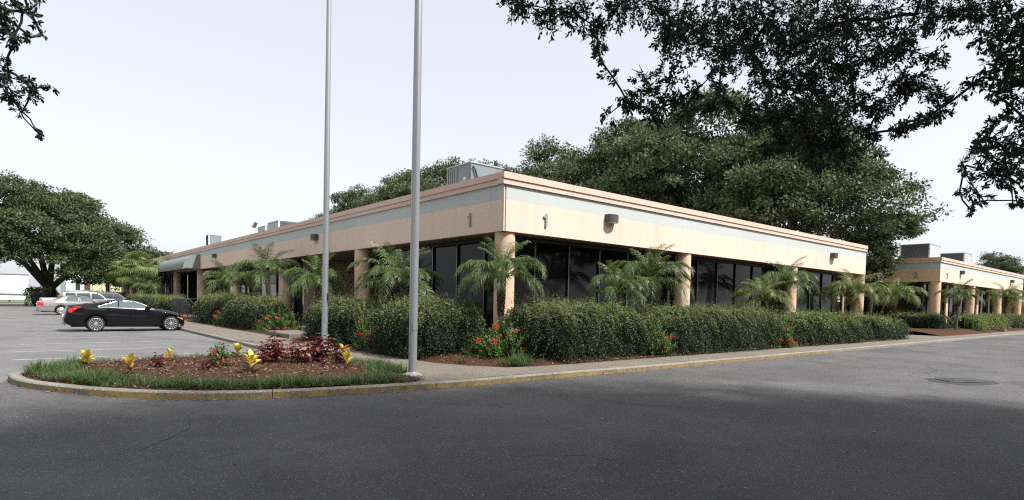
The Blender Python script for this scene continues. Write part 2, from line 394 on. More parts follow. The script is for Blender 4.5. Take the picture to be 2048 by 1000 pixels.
# ------------------------------------------------------------------ kerbs and walks
def offset(poly, d):
    out = []
    for i, p in enumerate(poly):
        a = Vector(poly[max(i-1, 0)]); c = Vector(poly[min(i+1, len(poly)-1)]); t_ = (c-a).normalized()
        out.append((p[0] - t_.y*d, p[1] + t_.x*d))
    return out
def resample(poly, step):
    P = [Vector(p) for p in poly]; out = [P[0]]; acc = 0
    for a, c in zip(P, P[1:]):
        L = (c-a).length; n = max(1, round(L/step))
        for k in range(1, n+1): out.append(a.lerp(c, k/n))
    return [tuple(p) for p in out]
def smooth(poly, it=2):
    for _ in range(it):
        q = [poly[0]]
        for a, c in zip(poly, poly[1:]):
            q += [(a[0]*.75+c[0]*.25, a[1]*.75+c[1]*.25), (a[0]*.25+c[0]*.75, a[1]*.25+c[1]*.75)]
        poly = q + [poly[-1]]
    return poly
KERB = [(-5.87, 1.62), (-8, 1.78), (-10.1, 1.62), (-11.1, .95), (-11.64, -.1), (-11.55, -1.0), (-11.24, -1.8), (-10.55, -2.98), (-9.76, -3.82), (-9.15, -4.24), (-8.28, -4.62), (-7.15, -4.86), (-6.31, -5.0), (-5.77, -5.08), (-4.81, -5.16), (-3.0, -5.16), (-1.0, -5.24)]
kerb_root = struct(link('kerb', None)); 
def kerb_run(poly, seg, w_=.16, h=.118, top=M['kerbtop'], face=M['kerbyellow']):
    poly = resample(poly, .22); inn = offset(poly, w_)
    per = max(1, round(seg/.22)); i = 0; rng_ = random.Random(len(poly))
    while i < len(poly)-1:
        j = min(len(poly)-1, i+per); b = MB(); o_ = poly[i:j+1]; n_ = inn[i:j+1]
        e = .006; dz = rng_.uniform(-.004, .004)
        rows = [[(x, y, -.02) for x, y in o_], [(x, y, h-.022+dz) for x, y in o_], [(x*.85+u*.15, y*.85+v*.15, h+dz) for (x, y), (u, v) in zip(o_, n_)], [(u, v, h+dz) for u, v in n_], [(u, v, -.02) for u, v in n_]]
        # pull the ends in a little: an open joint
        for r_ in rows:
            for a_, c_ in ((0, 1), (-1, -2)):
                p, q = Vector(r_[a_]), Vector(r_[c_]); r_[a_] = tuple(p + (q-p).normalized()*e)
        m_ = len(o_); V = [p for r_ in rows for p in r_]
        F = []; mi = []
        for a in range(4):
            for c in range(m_-1): F.append((a*m_+c, a*m_+c+1, (a+1)*m_+c+1, (a+1)*m_+c)); mi.append(1 if a == 0 else 0)
        F += [tuple(a*m_ for a in range(5))[::-1], tuple(a*m_+m_-1 for a in range(5))]; mi += [0, 0]
        b.v, b.f, b.mi = V, F, mi
        b.build('kerb_stone', [top, face], kerb_root); i = j
kerb_run(KERB[:5], 3, face=M['kerbtop'])
kerb_run(smooth(KERB[4:], 2), 2.9)
kerb_run([(-1.0, -5.24), (1.5, -5.3), (11.4, -5.3)], 3.05)
kerb_run([(11.4, -5.3), (78, -5.3)], 6.1, face=M['kerbtop'])
kerb_run([(-5.87, 57.4), (-5.87, 1.64)], 3.05, face=M['kerbtop'])
walk = struct(link('sidewalk', None))
rw = random.Random(3)
def slab(poly, z=.12): b = MB(); b.prism(poly, 0, z+rw.uniform(-.003, .003)); b.build('slab', M['walk'], walk, bevel=.008)
x = -1.0
while x < 76:
    slab([(x+.006, -5.10), (x+3.044, -5.10), (x+3.044, -4.06), (x+.006, -4.06)]); x += 3.05
y = 2.0
while y < 56:
    slab([(-5.69, y+.006), (-4.06, y+.006), (-4.06, y+3.044), (-5.69, y+3.044)]); y += 3.05
slab([(-5.69, 1.994), (-5.6, .4), (-5.35, -1.0), (-5.22, -2.2), (-3.86, -2.2), (-4.0, -.6), (-4.06, 1.994)])
slab([(-5.22, -2.212), (-5.3, -3.4), (-5.75, -4.1), (-6.3, -4.79), (-5.77, -4.88), (-4.81, -4.95), (-3.5, -4.96), (-3.5, -3.1), (-3.86, -2.212)])
slab([(-3.488, -4.96), (-1.01, -5.05), (-1.01, -4.06), (-2.2, -4.03), (-2.95, -3.85), (-3.488, -3.14)])
# pale drive apron between the two blocks
for k in range(3):
    slab([(24.5+k*2.05, -4.05), (26.53+k*2.05, -4.05), (26.53+k*2.05, -1.2), (24.5+k*2.05, -1.2)], .11)

# planting beds: mulch sheets that swell towards the walls
rng = np.random.default_rng(11)
def bed(name, x0, x1, y0, y1, step, fz, loc=None):
    nx = int((x1-x0)/step)+1; ny = int((y1-y0)/step)+1
    P = [[(x0+(x1-x0)*i/(nx-1), y0+(y1-y0)*j/(ny-1), 0) for i in range(nx)] for j in range(ny)]
    P = [[(x, y, fz(x, y) + random.Random(int(x*97)*1009+int(y*89)).uniform(-.012, .012)) for x, y, _ in r] for r in P]
    b = MB(); b.grid(P); return struct(b.build(name, M['mulch'], None, True))
bed('mulch_bed', -1.0, 24.5, -4.07, 1.0, .25, lambda x, y: .10 + .10*min(1, max(0, (y+4.07)/.7)))
bed('mulch_bed', -4.07, 1.0, 2.0, 57.4, .4, lambda x, y: .10 + .08*min(1, max(0, (x+4.07)/.7)))
def corner_bed(x, y):
    # walk edge runs diagonally across the corner
    e = min((x+3.95) if y > -2.2 else 9, ((x+3.95)*.63 + (y+2.2)*.77) if y < -1.2 else 9, y+4.05)
    return .06 + .14*min(1, max(-.6, e/.6))
bed('mulch_bed', -4.07, -1.0, -4.07, 2.0, .12, corner_bed)
bed('mulch_bed', 30.6, 76, -4.07, .6, .3, lambda x, y: .10 + .24*min(1, max(0, (y+4.07)/1.4)))

# island: soil, mulch, edging grass
ISL = smooth(KERB[:14], 2)
isl_in = offset(resample(ISL, .22), .16)
isl_in = isl_in + [(-5.3, -3.45), (-5.24, -2.2), (-5.37, -1.0), (-5.62, .4), (-5.72, 1.5)]
def inside(x, y, poly):
    c = False; n = len(poly)
    for i in range(n):
        x1, y1 = poly[i]; x2, y2 = poly[(i+1) % n]
        if (y1 > y) != (y2 > y) and x < (x2-x1)*(y-y1)/(y2-y1)+x1: c = not c
    return c
def edge_dist(x, y, poly):
    d = 9.0; n = len(poly); P = Vector((x, y))
    for i in range(n):
        a = Vector(poly[i]); c = Vector(poly[(i+1) % n]); e = c-a; L = e.length_squared
        if L < 1e-9: continue
        u = max(0, min(1, (P-a).dot(e)/L)); d = min(d, (a+e*u-P).length)
    return d
def isl_z(x, y, d): return .115 + .12*min(1, d/1.2) + .02*math.sin(x*3.1)*math.cos(y*2.7)
V = []; idx = {}; F = []; st = .10
xs = np.arange(-12, -5, st); ys = np.arange(-5.2, 2, st)
ok = {}
for i, x in enumerate(xs):
    for j, y in enumerate(ys):
        if inside(x, y, isl_in):
            d = edge_dist(x, y, isl_in); ok[(i, j)] = d; idx[(i, j)] = len(V); V.append((x, y, isl_z(x, y, d) + random.Random(i*131+j).uniform(-.014, .014)))
for (i, j) in ok:
    q = [(i, j), (i+1, j), (i+1, j+1), (i, j+1)]
    if all(p in ok for p in q): F.append(tuple(idx[p] for p in q))
b = MB(); b.add(V, F); struct(b.build('island_mulch', M['mulch'], None, True))
b = MB(); b.prism([p for p in isl_in], 0, .112); struct(b.build('island_soil', M['mulch']))

# loose mulch chips and litter
def flakes(name, pts, lmin, lmax, m, seed, tilt=.35):
    r = np.random.default_rng(seed); n = len(pts); a = r.uniform(0, 2*PI, n)
    ax = np.stack([np.cos(a), np.sin(a), r.normal(0, tilt, n)], 1); sd = np.stack([-np.sin(a), np.cos(a), r.normal(0, tilt, n)], 1)
    L = r.uniform(lmin, lmax, n); o = link(name, fast_mesh(name, leaves(np.array(pts), ax, sd, L, L*r.uniform(.3, .55, n)), 4, m)); o['kind'] = 'stuff'; return o
pts = []
r_ = random.Random(8)
keys = list(ok)
for _ in range(9000):
    i, j = r_.choice(keys); x = xs[i]+r_.uniform(0, st); y = ys[j]+r_.uniform(0, st); pts.append((x, y, isl_z(x, y, ok[(i, j)])+.018))
flakes('mulch_chips', pts, .02, .075, M['chip'], 4)
pts = [(x, y, corner_bed(x, y)+.02) for x, y in ((r_.uniform(-3.9, -1), r_.uniform(-4.0, -1)) for _ in range(2600)) if corner_bed(x, y) > .125]
pts += [(r_.uniform(-1, 24), -4.04+abs(r_.gauss(0, .18)), .135+r_.uniform(0, .03)) for _ in range(3500)]
pts += [(r_.uniform(31, 60), r_.uniform(-4, -2), .25) for _ in range(1500)]
flakes('mulch_chips', pts, .02, .08, M['chip'], 5)
pts = []
kp = resample(smooth(KERB[4:], 2), .1) + [(x, -5.3) for x in np.arange(-1, 24, .12)]
for (x, y) in kp:
    for _ in range(4): pts.append((x+r_.gauss(0, .05), y-abs(r_.gauss(.02, .09))-.01, .012))
for _ in range(420): pts.append((r_.uniform(-16, 16), r_.uniform(-13, -5.4), .008))
for _ in range(160): pts.append((r_.uniform(-5.6, -3.4), r_.uniform(-5, 12), .13))
for _ in range(200): pts.append((r_.uniform(-1, 24), r_.uniform(-5, -4.1), .13))
flakes('leaf_litter', pts, .018, .07, M['litter'], 6, .15)

def crack(pts, w_=.016):
    r = random.Random(int(pts[0][0]*100)); P = resample(pts, .12); P = [(x+r.gauss(0, .022), y+r.gauss(0, .022)) for x, y in P]; b = MB(); Lp = offset(P, w_); n = len(P)
    W = [w_*r.uniform(.25, 1.2)*min(1, .25+4*min(i, n-1-i)/n) for i in range(n)]
    A_ = [(p[0]+(q[0]-p[0])/w_*s_, p[1]+(q[1]-p[1])/w_*s_, .004) for p, q, s_ in zip(P, Lp, W)]; B_ = [(x, y, .004) for x, y in P]
    b.grid([B_, A_]); struct(b.build('road_crack', M['patchtar']))
crack([(4.5, -10.1), (4.0, -9.6), (3.5, -9.75), (2.9, -9.4), (2.2, -9.6)]); crack([(5.6, -9.95), (6.6, -9.4), (7.4, -9.5), (9.4, -8.6)]); crack([(5.0, -9.9), (5.4, -9.4), (6.3, -9.3)])
crack([(-6.9, -5.3), (-6.6, -6.2), (-5.9, -6.9), (-5.6, -8.0)], .012); crack([(-4.6, -6.2), (-4.0, -7.3), (-3.9, -8.1), (-3.2, -9.2)], .014); crack([(-9.6, -4.9), (-9.9, -6.3), (-10.6, -7.2)], .012); crack([(-7.6, -9.4), (-6.9, -9.9), (-6.4, -10.9)], .009)

# storm drain in a sunken asphalt patch
b = MB(); b.add([(4.35, -10.75, .004), (4.8, -11.0, .004), (5.5, -11.15, .004), (6.0, -10.95, .004), (6.05, -10.5, .004), (5.7, -10.0, .004), (5.0, -9.85, .004), (4.5, -10.1, .004)], [tuple(range(8))])
struct(b.build('tar_patch', M['patchtar']))
dr = thing('drain_grate', 'flat grey steel drain cover set in the cracked asphalt of the road', 'drain cover', (5.2, -10.5, .008), math.radians(-42))
for k in range(2):
    b = MB(); b.box(-.42+.43*k, -.01+.43*k, -.24, .24, 0, .012); pl = b.build('cover_plate', M['steel'], dr)
    for q in range(5):
        b = MB(); b.box(-.39+.43*k+.075*q, -.37+.43*k+.075*q, -.18, .18, .012, .016); b.build('rib', M['iron'], pl)

# ------------------------------------------------------------------ office buildings
def digit(ch, parent, loc, rot, size=.60):
    if ch == '1':
        b = MB(); pl = [(-.035, 0), (.045, 0), (.045, .43), (-.02, .43), (-.06, .36), (-.115, .345), (-.115, .30), (-.035, .30)]
        n_ = len(pl); b.add([(x, y, -.03) for x, y in pl]+[(x, y, .03) for x, y in pl], [tuple(range(n_))[::-1], tuple(range(n_, 2*n_))]+[(i, (i+1) % n_, n_+(i+1) % n_, n_+i) for i in range(n_)])
        return link('house_number', b.mesh('house_number', M['digit']), parent, loc, rot)
    cu = bpy.data.curves.new('digit', 'FONT'); cu.body = ch; cu.size = size; cu.extrude = .025; cu.align_x = 'CENTER'; cu.offset = .022
    o = bpy.data.objects.new('tmp', cu); COL.objects.link(o)
    bpy.context.view_layer.update()
    me = bpy.data.meshes.new_from_object(o.evaluated_get(bpy.context.evaluated_depsgraph_get())); bpy.data.objects.remove(o)
    me.materials.clear(); me.materials.append(M['digit'])
    d = link('house_number', me, parent, loc, rot); return d

ZT, ZC1, ZC0, ZS, ZB = 5.618, 5.43, 5.26, 4.79, 3.815
def column(root, x, y, r=.325, m='column', z0=.1):
    b = MB(); b.lathe([(r, z0), (r, ZB-.004)], (x, y, 0), n=28); b.build('column', M[m], root, True)
def bank(root, axis, a0, a1, d, sgn, z0=.15, z1=3.70, first=.52, step=1.665, name='window', skip=()):
    """storefront glazing between a0 and a1 in a plane set back d from the facade; axis 'X' runs along x"""
    def bx(b, u0, u1, v0, v1, za, zb, mi=0):
        v0, v1 = sorted((sgn*v0, sgn*v1))
        if axis == 'X': b.box(u0, u1, v0 if sgn > 0 else v0, v1, za, zb, mi)
        else: b.box(v0, v1, u0, u1, za, zb, mi)
    k0 = math.ceil((a0-first)/step - 1e-6); us = [a0] + [first+step*k for k in range(k0, k0+40) if a0+.3 < first+step*k < a1-.3] + [a1]
    f = MB(); bx(f, a0, a1, d-.06, d+.06, z1-.002, ZB-.003); bx(f, a0, a1, d-.06, d+.06, 0.05, z0)
    fr = f.build(name, M['bronze'], root)
    for i, u in enumerate(us):
        if i in (0, len(us)-1): w0, w1 = (u, u+.05) if i == 0 else (u-.05, u)
        else: w0, w1 = u-.045, u+.045
        m_ = MB(); bx(m_, w0, w1, d-.085, d+.055, z0+.001, z1-.003); bx(m_, w0+.01, w0+.035, d-.091, d-.0855, z0+.02, z1-.02, 1)
        m_.build('mullion', [M['bronze'], M['alum']], fr)
    for u, v in zip(us, us[1:]):
        if any(u-.01 <= s_ <= v for s_ in skip): continue
        g = MB(); bx(g, u+.046, v-.046, d-.012, d+.012, z0+.002, z1-.004); g.build('pane', M['glass'], fr)
    return fr

def facade(root, axis, a0, a1, c, sgn, mats, seam=3.02, corner_gap=.09):
    """fascia, painted band and cornice along one side; c is the facade plane, the building lies on its sgn side"""
    pe, sa, co = mats
    def bx(u0, u1, out, dep, za, zb):
        v0, v1 = sorted((c - sgn*out, c + sgn*dep))
        b = MB(); (b.box(u0, u1, v0, v1, za, zb) if axis == 'X' else b.box(v0, v1, u0, u1, za, zb)); return b
    js = [a0+corner_gap]
    while js[-1] + 15 < a1: js.append((10.15 if len(js) == 1 else js[-1]+9.9) if axis == 'X' else (10.5 if len(js) == 1 else js[-1]+10.2))
    js.append(a1)
    for u_, v_ in zip(js, js[1:]):
        bx(u_+(.006 if u_ > js[0] else 0), v_, 0, .24, ZB, ZS).build('fascia', M[pe], root)
        bx(u_+(.006 if u_ > js[0] else 0), v_, 0, .24, ZS+.001, ZC0+.02).build('painted_band', M[sa], root)
    u = a0 - .075
    while u < a1:
        v = min(u+seam, a1)
        if a1 - v < .6: v = a1
        bx(u+.004 if u > a0 else u, v-.004, .055, .25, ZC0, ZC1).build('lower_cornice', M[co], root)
        bx(u+.004 if u > a0 else u, v-.004, .085, .26, ZC1+.001, ZT).build('upper_cornice', M[co], root)
        bx(u+.004 if u > a0 else u, v-.004, .092, .05, ZC1-.012, ZC1+.012).build('cornice_bead', M['reveal'], root)
        bx(u+.004 if u > a0 else u, v-.004, .064, .05, ZC0-.012, ZC0+.010).build('cornice_bead', M['reveal'], root)
        u = v

def rail_box(name, x0, x1, y0, y1, z0, z1, m, parent, bevel=0):
    b = MB(); b.box(x0, x1, y0, y1, z0, z1); return b.build(name, M[m], parent, bevel=bevel)

A = thing('office_building', 'long peach office block with a pale green band, numbered 1, nearest the drive', 'building')
XA, YA = 29.55, 96.0
facade(A, 'X', 0, XA, 0, 1, ('peach', 'sage', 'cornice'))
facade(A, 'Y', .26, YA, 0, 1, ('peach', 'sage', 'cornice'), corner_gap=-.17)
rail_box('corner_trim', .035, .085, .035, .085, ZB, ZC0-.002, 'reveal', A)
rail_box('corner_trim', -.002, .030, .002, .0895, ZB+.002, ZC0-.014, 'reveal', A)
# end wall, back wall, roof, soffits
rail_box('end_wall', XA-.24, XA-.001, .25, 14, ZB, ZT-.01, 'peach2', A)
rail_box('roof', .24, XA-.25, .24, YA, 5.02, 5.08, 'roof', A)
rail_box('soffit', .245, XA-.26, .25, 1.06, ZB+.02, ZB+.06, 'soffit', A)
rail_box('soffit', .245, 1.06, 1.065, YA, ZB+.02, ZB+.06, 'soffit', A)
rail_box('soffit', 1.065, 5, 10.9, 20.0, ZB+.02, ZB+.06, 'soffit', A)
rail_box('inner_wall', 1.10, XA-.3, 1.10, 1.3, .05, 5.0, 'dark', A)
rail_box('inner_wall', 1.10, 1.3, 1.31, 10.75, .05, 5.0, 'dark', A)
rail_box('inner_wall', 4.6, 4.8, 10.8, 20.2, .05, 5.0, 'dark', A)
rail_box('inner_wall', 1.31, 4.6, 10.76, 10.9, .05, 5.0, 'peach', A)
rail_box('inner_wall', 1.31, 4.6, 20.1, 20.25, .05, 5.0, 'peach', A)
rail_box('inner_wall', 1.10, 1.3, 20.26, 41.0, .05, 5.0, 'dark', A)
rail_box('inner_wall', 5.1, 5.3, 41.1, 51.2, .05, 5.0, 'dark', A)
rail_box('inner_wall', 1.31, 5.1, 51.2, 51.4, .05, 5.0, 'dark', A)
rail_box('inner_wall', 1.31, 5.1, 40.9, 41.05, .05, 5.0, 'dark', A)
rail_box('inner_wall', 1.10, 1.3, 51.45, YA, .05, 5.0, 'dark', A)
rail_box('end_wall', XA-.5, XA-.26, 1.31, 14, .05, ZB, 'peach2', A)
column(A, .38, .38, .325)
for x in (10.15, 20.1, 29.85-.3): column(A, x, .36)
for y in (10.45, 20.5, 30.7, 41.05, 51.1, 61.2, 71.2, 81.0, 90.2): column(A, .36, y, .36, 'column2' if y > 60 else 'column')
bank(A, 'X', .72, 9.9, 1.0, 1); bank(A, 'X', 10.4, 19.9, 1.0, 1); 
bank(A, 'X', 20.3, 28.55, 1.0, 1)
fr = bank(A, 'Y', .72, 10.3, 1.0, 1); bank(A, 'Y', 20.6, 40.9, 1.0, 1); bank(A, 'Y', 51.4, 95, 1.0, 1)
bank(A, 'Y', 11.0, 20.05, 4.5, 1, name='entrance_glazing'); bank(A, 'Y', 41.2, 51.1, 5.0, 1, name='entrance_glazing')
rail_box('door_jamb', 28.56, 28.80, .90, 1.06, .12, 3.72, 'jamb', A)
d = rail_box('door', 28.86, 29.29, .97, 1.02, .12, 3.6, 'door', A)
b = MB(); b.tube([(28.95, .955, 1.0), (28.95, .92, 1.0), (28.95, .92, 1.35), (28.95, .955, 1.35)], .012, 6); b.build('handle', M['alum'], d)
# round decal with a bar of print under it, and the small notice on the door
lg = MB(); n = 28
for k in range(n):
    if k in (0, 1, 2): continue
    a0, a1 = 2*PI*k/n, 2*PI*(k+1)/n
    lg.add([(28.16+.20*math.cos(a)*1.0, .982, 2.46+.24*math.sin(a)) if q == 0 else (28.16+.105*math.cos(a), .982, 2.46+.135*math.sin(a)) for a, q in ((a0, 0), (a1, 0), (a1, 1), (a0, 1))], [(0, 1, 2, 3)])
lg.add([(28.15, .9815, 2.40), (28.30, .9815, 2.40), (28.30, .9815, 2.47), (28.15, .9815, 2.47)], [(0, 1, 2, 3)])
lg.add([(28.23, .981, 2.27), (28.30, .981, 2.27), (28.30, .981, 2.47), (28.23, .981, 2.47)], [(0, 1, 2, 3)])
lg.build('window_decal', M['white'], A)
rail_box('window_decal', 27.96, 28.36, .978, .984, 2.08, 2.15, 'white', A)
nt_ = rail_box('door_notice', 28.97, 29.17, .955, .966, 2.18, 2.40, 'white', A)
for k in range(4): rail_box('print_line', 29.0, 29.14, .952, .9545, 2.22+.04*k, 2.238+.04*k, 'offwhite', nt_)
rail_box('door_notice', 4.40, 4.41, 46.2, 47.1, 1.55, 2.0, 'jamb', A)
digit('1', A, (1.77, -.026, 4.09), (PI/2, 0, 0)); digit('1', A, (-.026, 1.74, 4.09), (PI/2, 0, -PI/2))

# awning over the entrance: a quarter barrel on a frame
aw = MB(); R0, R1, z0_, z1_ = 0.0, 1.25, 3.86, 5.02; y0, y1 = 39.9, 52.6; NA = 12
arc = [(-R1*math.sin(PI/2*k/NA), z0_ + (z1_-z0_)*math.cos(PI/2*k/NA)) for k in range(NA+1)]
for k in range(NA):
    (xa, za), (xb, zb) = arc[k], arc[k+1]; aw.add([(xa-.02, y0, za), (xa-.02, y1, za), (xb-.02, y1, zb), (xb-.02, y0, zb)], [(0, 1, 2, 3)])
for y in (y0-.001, y1+.001):
    aw.add([(-.02, y, z0_)] + [(x-.02, y, z) for x, z in arc], [tuple(range(NA+2))])
aw.build('awning', M['awning'], A)
for k in range(6):
    y = y0 + .1 + (y1-y0-.2)*k/5; rail_box('awning_rib', -1.22, -.03, y-.03, y+.03, 3.79, 3.85, 'soffit', A)
rail_box('awning_beam', -1.25, -1.19, y0, y1, 3.78, 3.855, 'soffit', A)

B = thing('office_building', 'second peach office block further along the drive, numbered 2, with a tree over its end', 'building')
bx0, by0, XB = 41.0, -1.1, 71.0
B.location = (bx0, by0, 0)
facade(B, 'X', 0, XB-bx0, 0, 1, ('peach', 'sage', 'cornice'), 4.0)
facade(B, 'Y', .26, 40, 0, 1, ('peach2', 'sage', 'peach2'), 4.0, corner_gap=-.17)
rail_box('corner_trim', .002, .085, .002, .085, ZB, ZC0-.014, 'reveal', B)
rail_box('roof', .24, XB-bx0, .24, 40, 5.02, 5.08, 'roof', B)
rail_box('soffit', .245, XB-bx0, .25, 1.3, ZB+.02, ZB+.06, 'soffit', B); rail_box('soffit', .245, 2.2, 1.31, 40, ZB+.02, ZB+.06, 'soffit', B)
rail_box('inner_wall', 1.45, XB-bx0, 1.45, 1.6, .05, 5.0, 'dark', B); rail_box('inner_wall', 2.3, 2.45, 1.61, 40, .05, 5.0, 'dark', B)
rail_box('end_wall', XB-bx0-.24, XB-bx0, .26, 30, .05, ZT-.01, 'peach2', B)
for x in (.38, 10.3, 20.3, 29.7): column(B, x, .36, .36, 'column2')
for y in (10, 20, 30): column(B, .36, y, .36, 'column2')
for a0, a1 in ((.8, 9.9), (10.7, 19.9), (20.7, 29.3)):
    bank(B, 'X', a0, a1, 1.3, 1, step=1.5)
    for q in (.33, .66):
        x_ = a0+(a1-a0)*q; rail_box('wall_pier', x_-.28, x_+.28, 1.10, 1.22, .1, 3.78, 'column', B)
bank(B, 'Y', 1.6, 20, 2.2, 1, step=1.5)
digit('2', B, (1.78, -.026, 4.12), (PI/2, 0, 0)); digit('2', B, (-.026, 1.52, 4.12), (PI/2, 0, -PI/2))

# ------------------------------------------------------------------ lamps, roof plant
def wall_lamp(loc, rz, label):
    t_ = thing('wall_lamp', label, 'wall lamp', loc, rz, 'grey wall lamps on the fascias')
    b = MB(); w_, h_, d_ = .27, .135, .28
    prof = [(-w_, 0), (-w_, -d_*.55)] + [(-w_*math.cos(a), -d_*.55 - d_*.45*math.sin(a)) for a in [PI*k/10 for k in range(1, 10)]] + [(w_, -d_*.55), (w_, 0)]
    b.prism(prof[::-1], -h_, h_); h = b.build('housing', M['lamp'], t_, bevel=.012)
    b = MB(); b.prism([(x*.86, y*.92-.01) for x, y in prof[::-1]], -h_-.03, -h_-.001); b.build('lens', M['lens'], t_)
wall_lamp((4.95, -.002, 4.70), 0, 'grey half round wall lamp on the sunlit side of block 1, right of its number')
wall_lamp((24.4, -.002, 4.67), 0, 'grey wall lamp on the sunlit side of block 1, near its far end')
wall_lamp((-.002, 14.95, 4.66), -PI/2, 'grey wall lamp on the shaded long side of block 1, beside the thinner pole')
wall_lamp((-.002, 34.85, 4.66), -PI/2, 'grey wall lamp on the shaded long side of block 1, close to the awning')
wall_lamp((46.55, -1.102, 4.74), 0, 'grey wall lamp on block 2, right of its number')
wall_lamp((65.0, -1.102, 4.74), 0, 'grey wall lamp on block 2, at its far right end')

def slats(parent, name, u0, u1, n, plane, x, za, zb, m, th=.02):
    for k in range(n):
        u = u0 + (u1-u0)*(k+.5)/n; b = MB(); w_ = (u1-u0)/n*.18
        if plane == 'X': b.box(x-th, x, u-w_, u+w_, za, zb)
        else: b.box(u-w_, u+w_, x-th, x, za, zb)
        b.build(name, M[m], parent)
# the big unit near the corner
h = thing('rooftop_air_conditioner', 'large blue grey air conditioner with dark louvres, on the roof corner of block 1', 'air conditioner', (.91, 3.04, 5.08), 0, 'air conditioners on the roofs')
b = MB(); b.box(0, 1.48, 0, 1.52, .1, 1.47); b.box(-.03, 1.51, -.03, 1.55, 1.471, 1.52, 1); b.box(.03, 1.45, .03, 1.49, 0, .0995, 1)
cab = b.build('cabinet', [M['hvac'], M['hvac_light']], h, bevel=.01)
b = MB(); b.box(-.006, -.001, .86, 1.46, .16, 1.40); b.build('grille', M['dark'], h)
slats(h, 'louvre', .82, 1.50, 5, 'X', -.008, .14, 1.42, 'hvac_light', .03)
rail_box('louvre_rail', -.04, -.008, .84, 1.5, .40, .44, 'hvac_light', h)
rail_box('access_panel', -.014, -.001, .06, .74, .46, 1.40, 'hvac', h)
rail_box('warning_label', -.020, -.0145, .26, .46, 1.10, 1.20, 'jamb', h); lb = rail_box('data_label', -.020, -.0145, .30, .42, .68, 1.02, 'white', h)
for k in range(5): rail_box('print_line', -.022, -.0202, .32, .40, .73+.05*k, .75+.05*k, 'offwhite', lb)
b = MB(); b.tube([(.06, -.04, 1.35), (.14, -.06, 1.25), (.35, -.06, .75), (.6, -.06, .35), (.7, -.06, .1)], .03, 8); b.build('conduit', M['iron'], h)
b = MB(); b.prism([(.08, -.12), (1.45, -.12), (1.45, -.001), (.08, -.001)], .12, .5); b.build('rain_hood', M['hvac_light'], h)
rail_box('junction_box', 1.32, 1.44, -.14, -.122, .7, .95, 'hvac_white', h)
def unit_box(label, loc, sx, sy, sz, left, right, curb=.12):
    t_ = thing('rooftop_air_conditioner', label, 'air conditioner', loc, 0, 'air conditioners on the roofs')
    b = MB(); b.box(.02, sx-.02, .02, sy-.02, curb, sz-.04); b.build('cabinet', M['hvac'], t_)
    b = MB(); b.box(0, sx, 0, sy, sz-.039, sz); b.box(.06, sx-.06, .06, sy-.06, 0, curb-.001); b.build('lid', M['hvac_light'], t_)
    for (x, y) in ((0, 0), (sx-.09, 0), (0, sy-.09)):
        b = MB(); b.box(x-.004, x+.086, y-.004, y+.086, curb, sz-.041); b.build('corner_post', M['hvac_white'], t_)
    rail_box('side_panel', .006, .0195, .12, sy-.12, curb+.05, sz-.08, left, t_)
    rail_box('front_panel', .12, sx-.12, .006, .0195, curb+.05, sz-.08, right, t_)
    slats(t_, 'fin', .12, sy-.12, 7, 'X', .005, curb+.06, sz-.09, left, .012)
    slats(t_, 'fin', .12, sx-.12, 9, 'Y', .005, curb+.06, sz-.09, right, .012)
    return t_
unit_box('square grey condenser unit on the roof above the awning', (1.29, 42.9, 5.08), 1.15, .95, 1.92, 'coil', 'hvac')
unit_box('long pale grey roof unit with a mottled coil, right of the floodlight', (1.9, 26.42, 5.08), 1.75, 2.3, 1.72, 'hvac_light', 'coil')
unit_box('small pale grey roof unit left of the floodlight', (2.19, 30.15, 5.08), 1.2, 1.75, 1.72, 'hvac_light', 'hvac')
unit_box('taller roof unit with a rusty coil at the near corner of block 2', (44.0, .4, 5.08), 2.8, 2.1, 1.9, 'coil', 'hvac_white', .5)
unit_box('lower roof unit further back on block 2', (52.2, -.05, 5.08), 2.5, 1.9, 1.72, 'coil', 'hvac_white')
fl = thing('floodlight', 'tilted grey floodlight on a short post at the roof edge of block 1', 'floodlight', (.34, 26.1, 5.62))
b = MB(); b.tube([(0, 0, -.3), (0, 0, .52)], .03, 8); b.build('post', M['hvac_white'], fl)
b = MB(); b.box(-.09, .09, -.19, .19, -.19, .19); hd = b.build('lamp_head', M['lamp'], fl, bevel=.015); hd.location = (-.05, .05, .66); hd.rotation_euler = (math.radians(12), math.radians(28), 0)
b = MB(); b.box(-.098, -.0905, -.15, .15, -.15, .15); ln = b.build('lens', M['lens'], hd)

# ------------------------------------------------------------------ poles, steps, handrail
def pole(label, x, y, h, r0, r1, lean, cleat):
    t_ = thing('flagpole', label, 'pole', (x, y, .124), 0, 'tall grey poles by the walk')
    t_.rotation_euler = (0, lean, 0)
    b = MB(); b.lathe([(r0+.13, 0), (r0+.13, .012), (r0+.085, .035), (r0+.02, .06), (r0+.004, .075)], n=28); b.build('base_flange', M['pole_cap'], t_, True)
    b = MB(); b.lathe([(r0, .0), (r0, h*.25), (r0*.6+r1*.4, h*.55), (r1, h)], n=24); s_ = b.build('shaft', M['pole'], t_, True)
    b = MB(); b.lathe([(0.001, .1), (.08, .06), (.1, 0), (.08, -.07), (.02, -.1)], (0, 0, h+.1), n=16); b.build('finial', M['pole_cap'], t_, True)
    if cleat:
        b = MB(); b.box(-.014+r0*.62, .014+r0*.62, -r0-.03, -r0*.6, 1.42, 1.66); b.tube([(r0*.6, -r0-.035, 1.40), (r0*.6, -r0-.045, 1.54), (r0*.6, -r0-.035, 1.68)], .012, 6); b.build('cleat', M['lamp'], t_)
    b = MB(); b.box(-.05, .05, -r0-.003, -r0*.8, .9, 1.05) if not cleat else b.box(-.045, .045, -r0-.003, -r0*.8, .75, .9); b.build('hand_hole_cover', M['pole'], t_)
pole('thinner grey metal pole rising behind the burgundy plants', -4.33, 3.25, 13.5, .090, .062, .006, True)
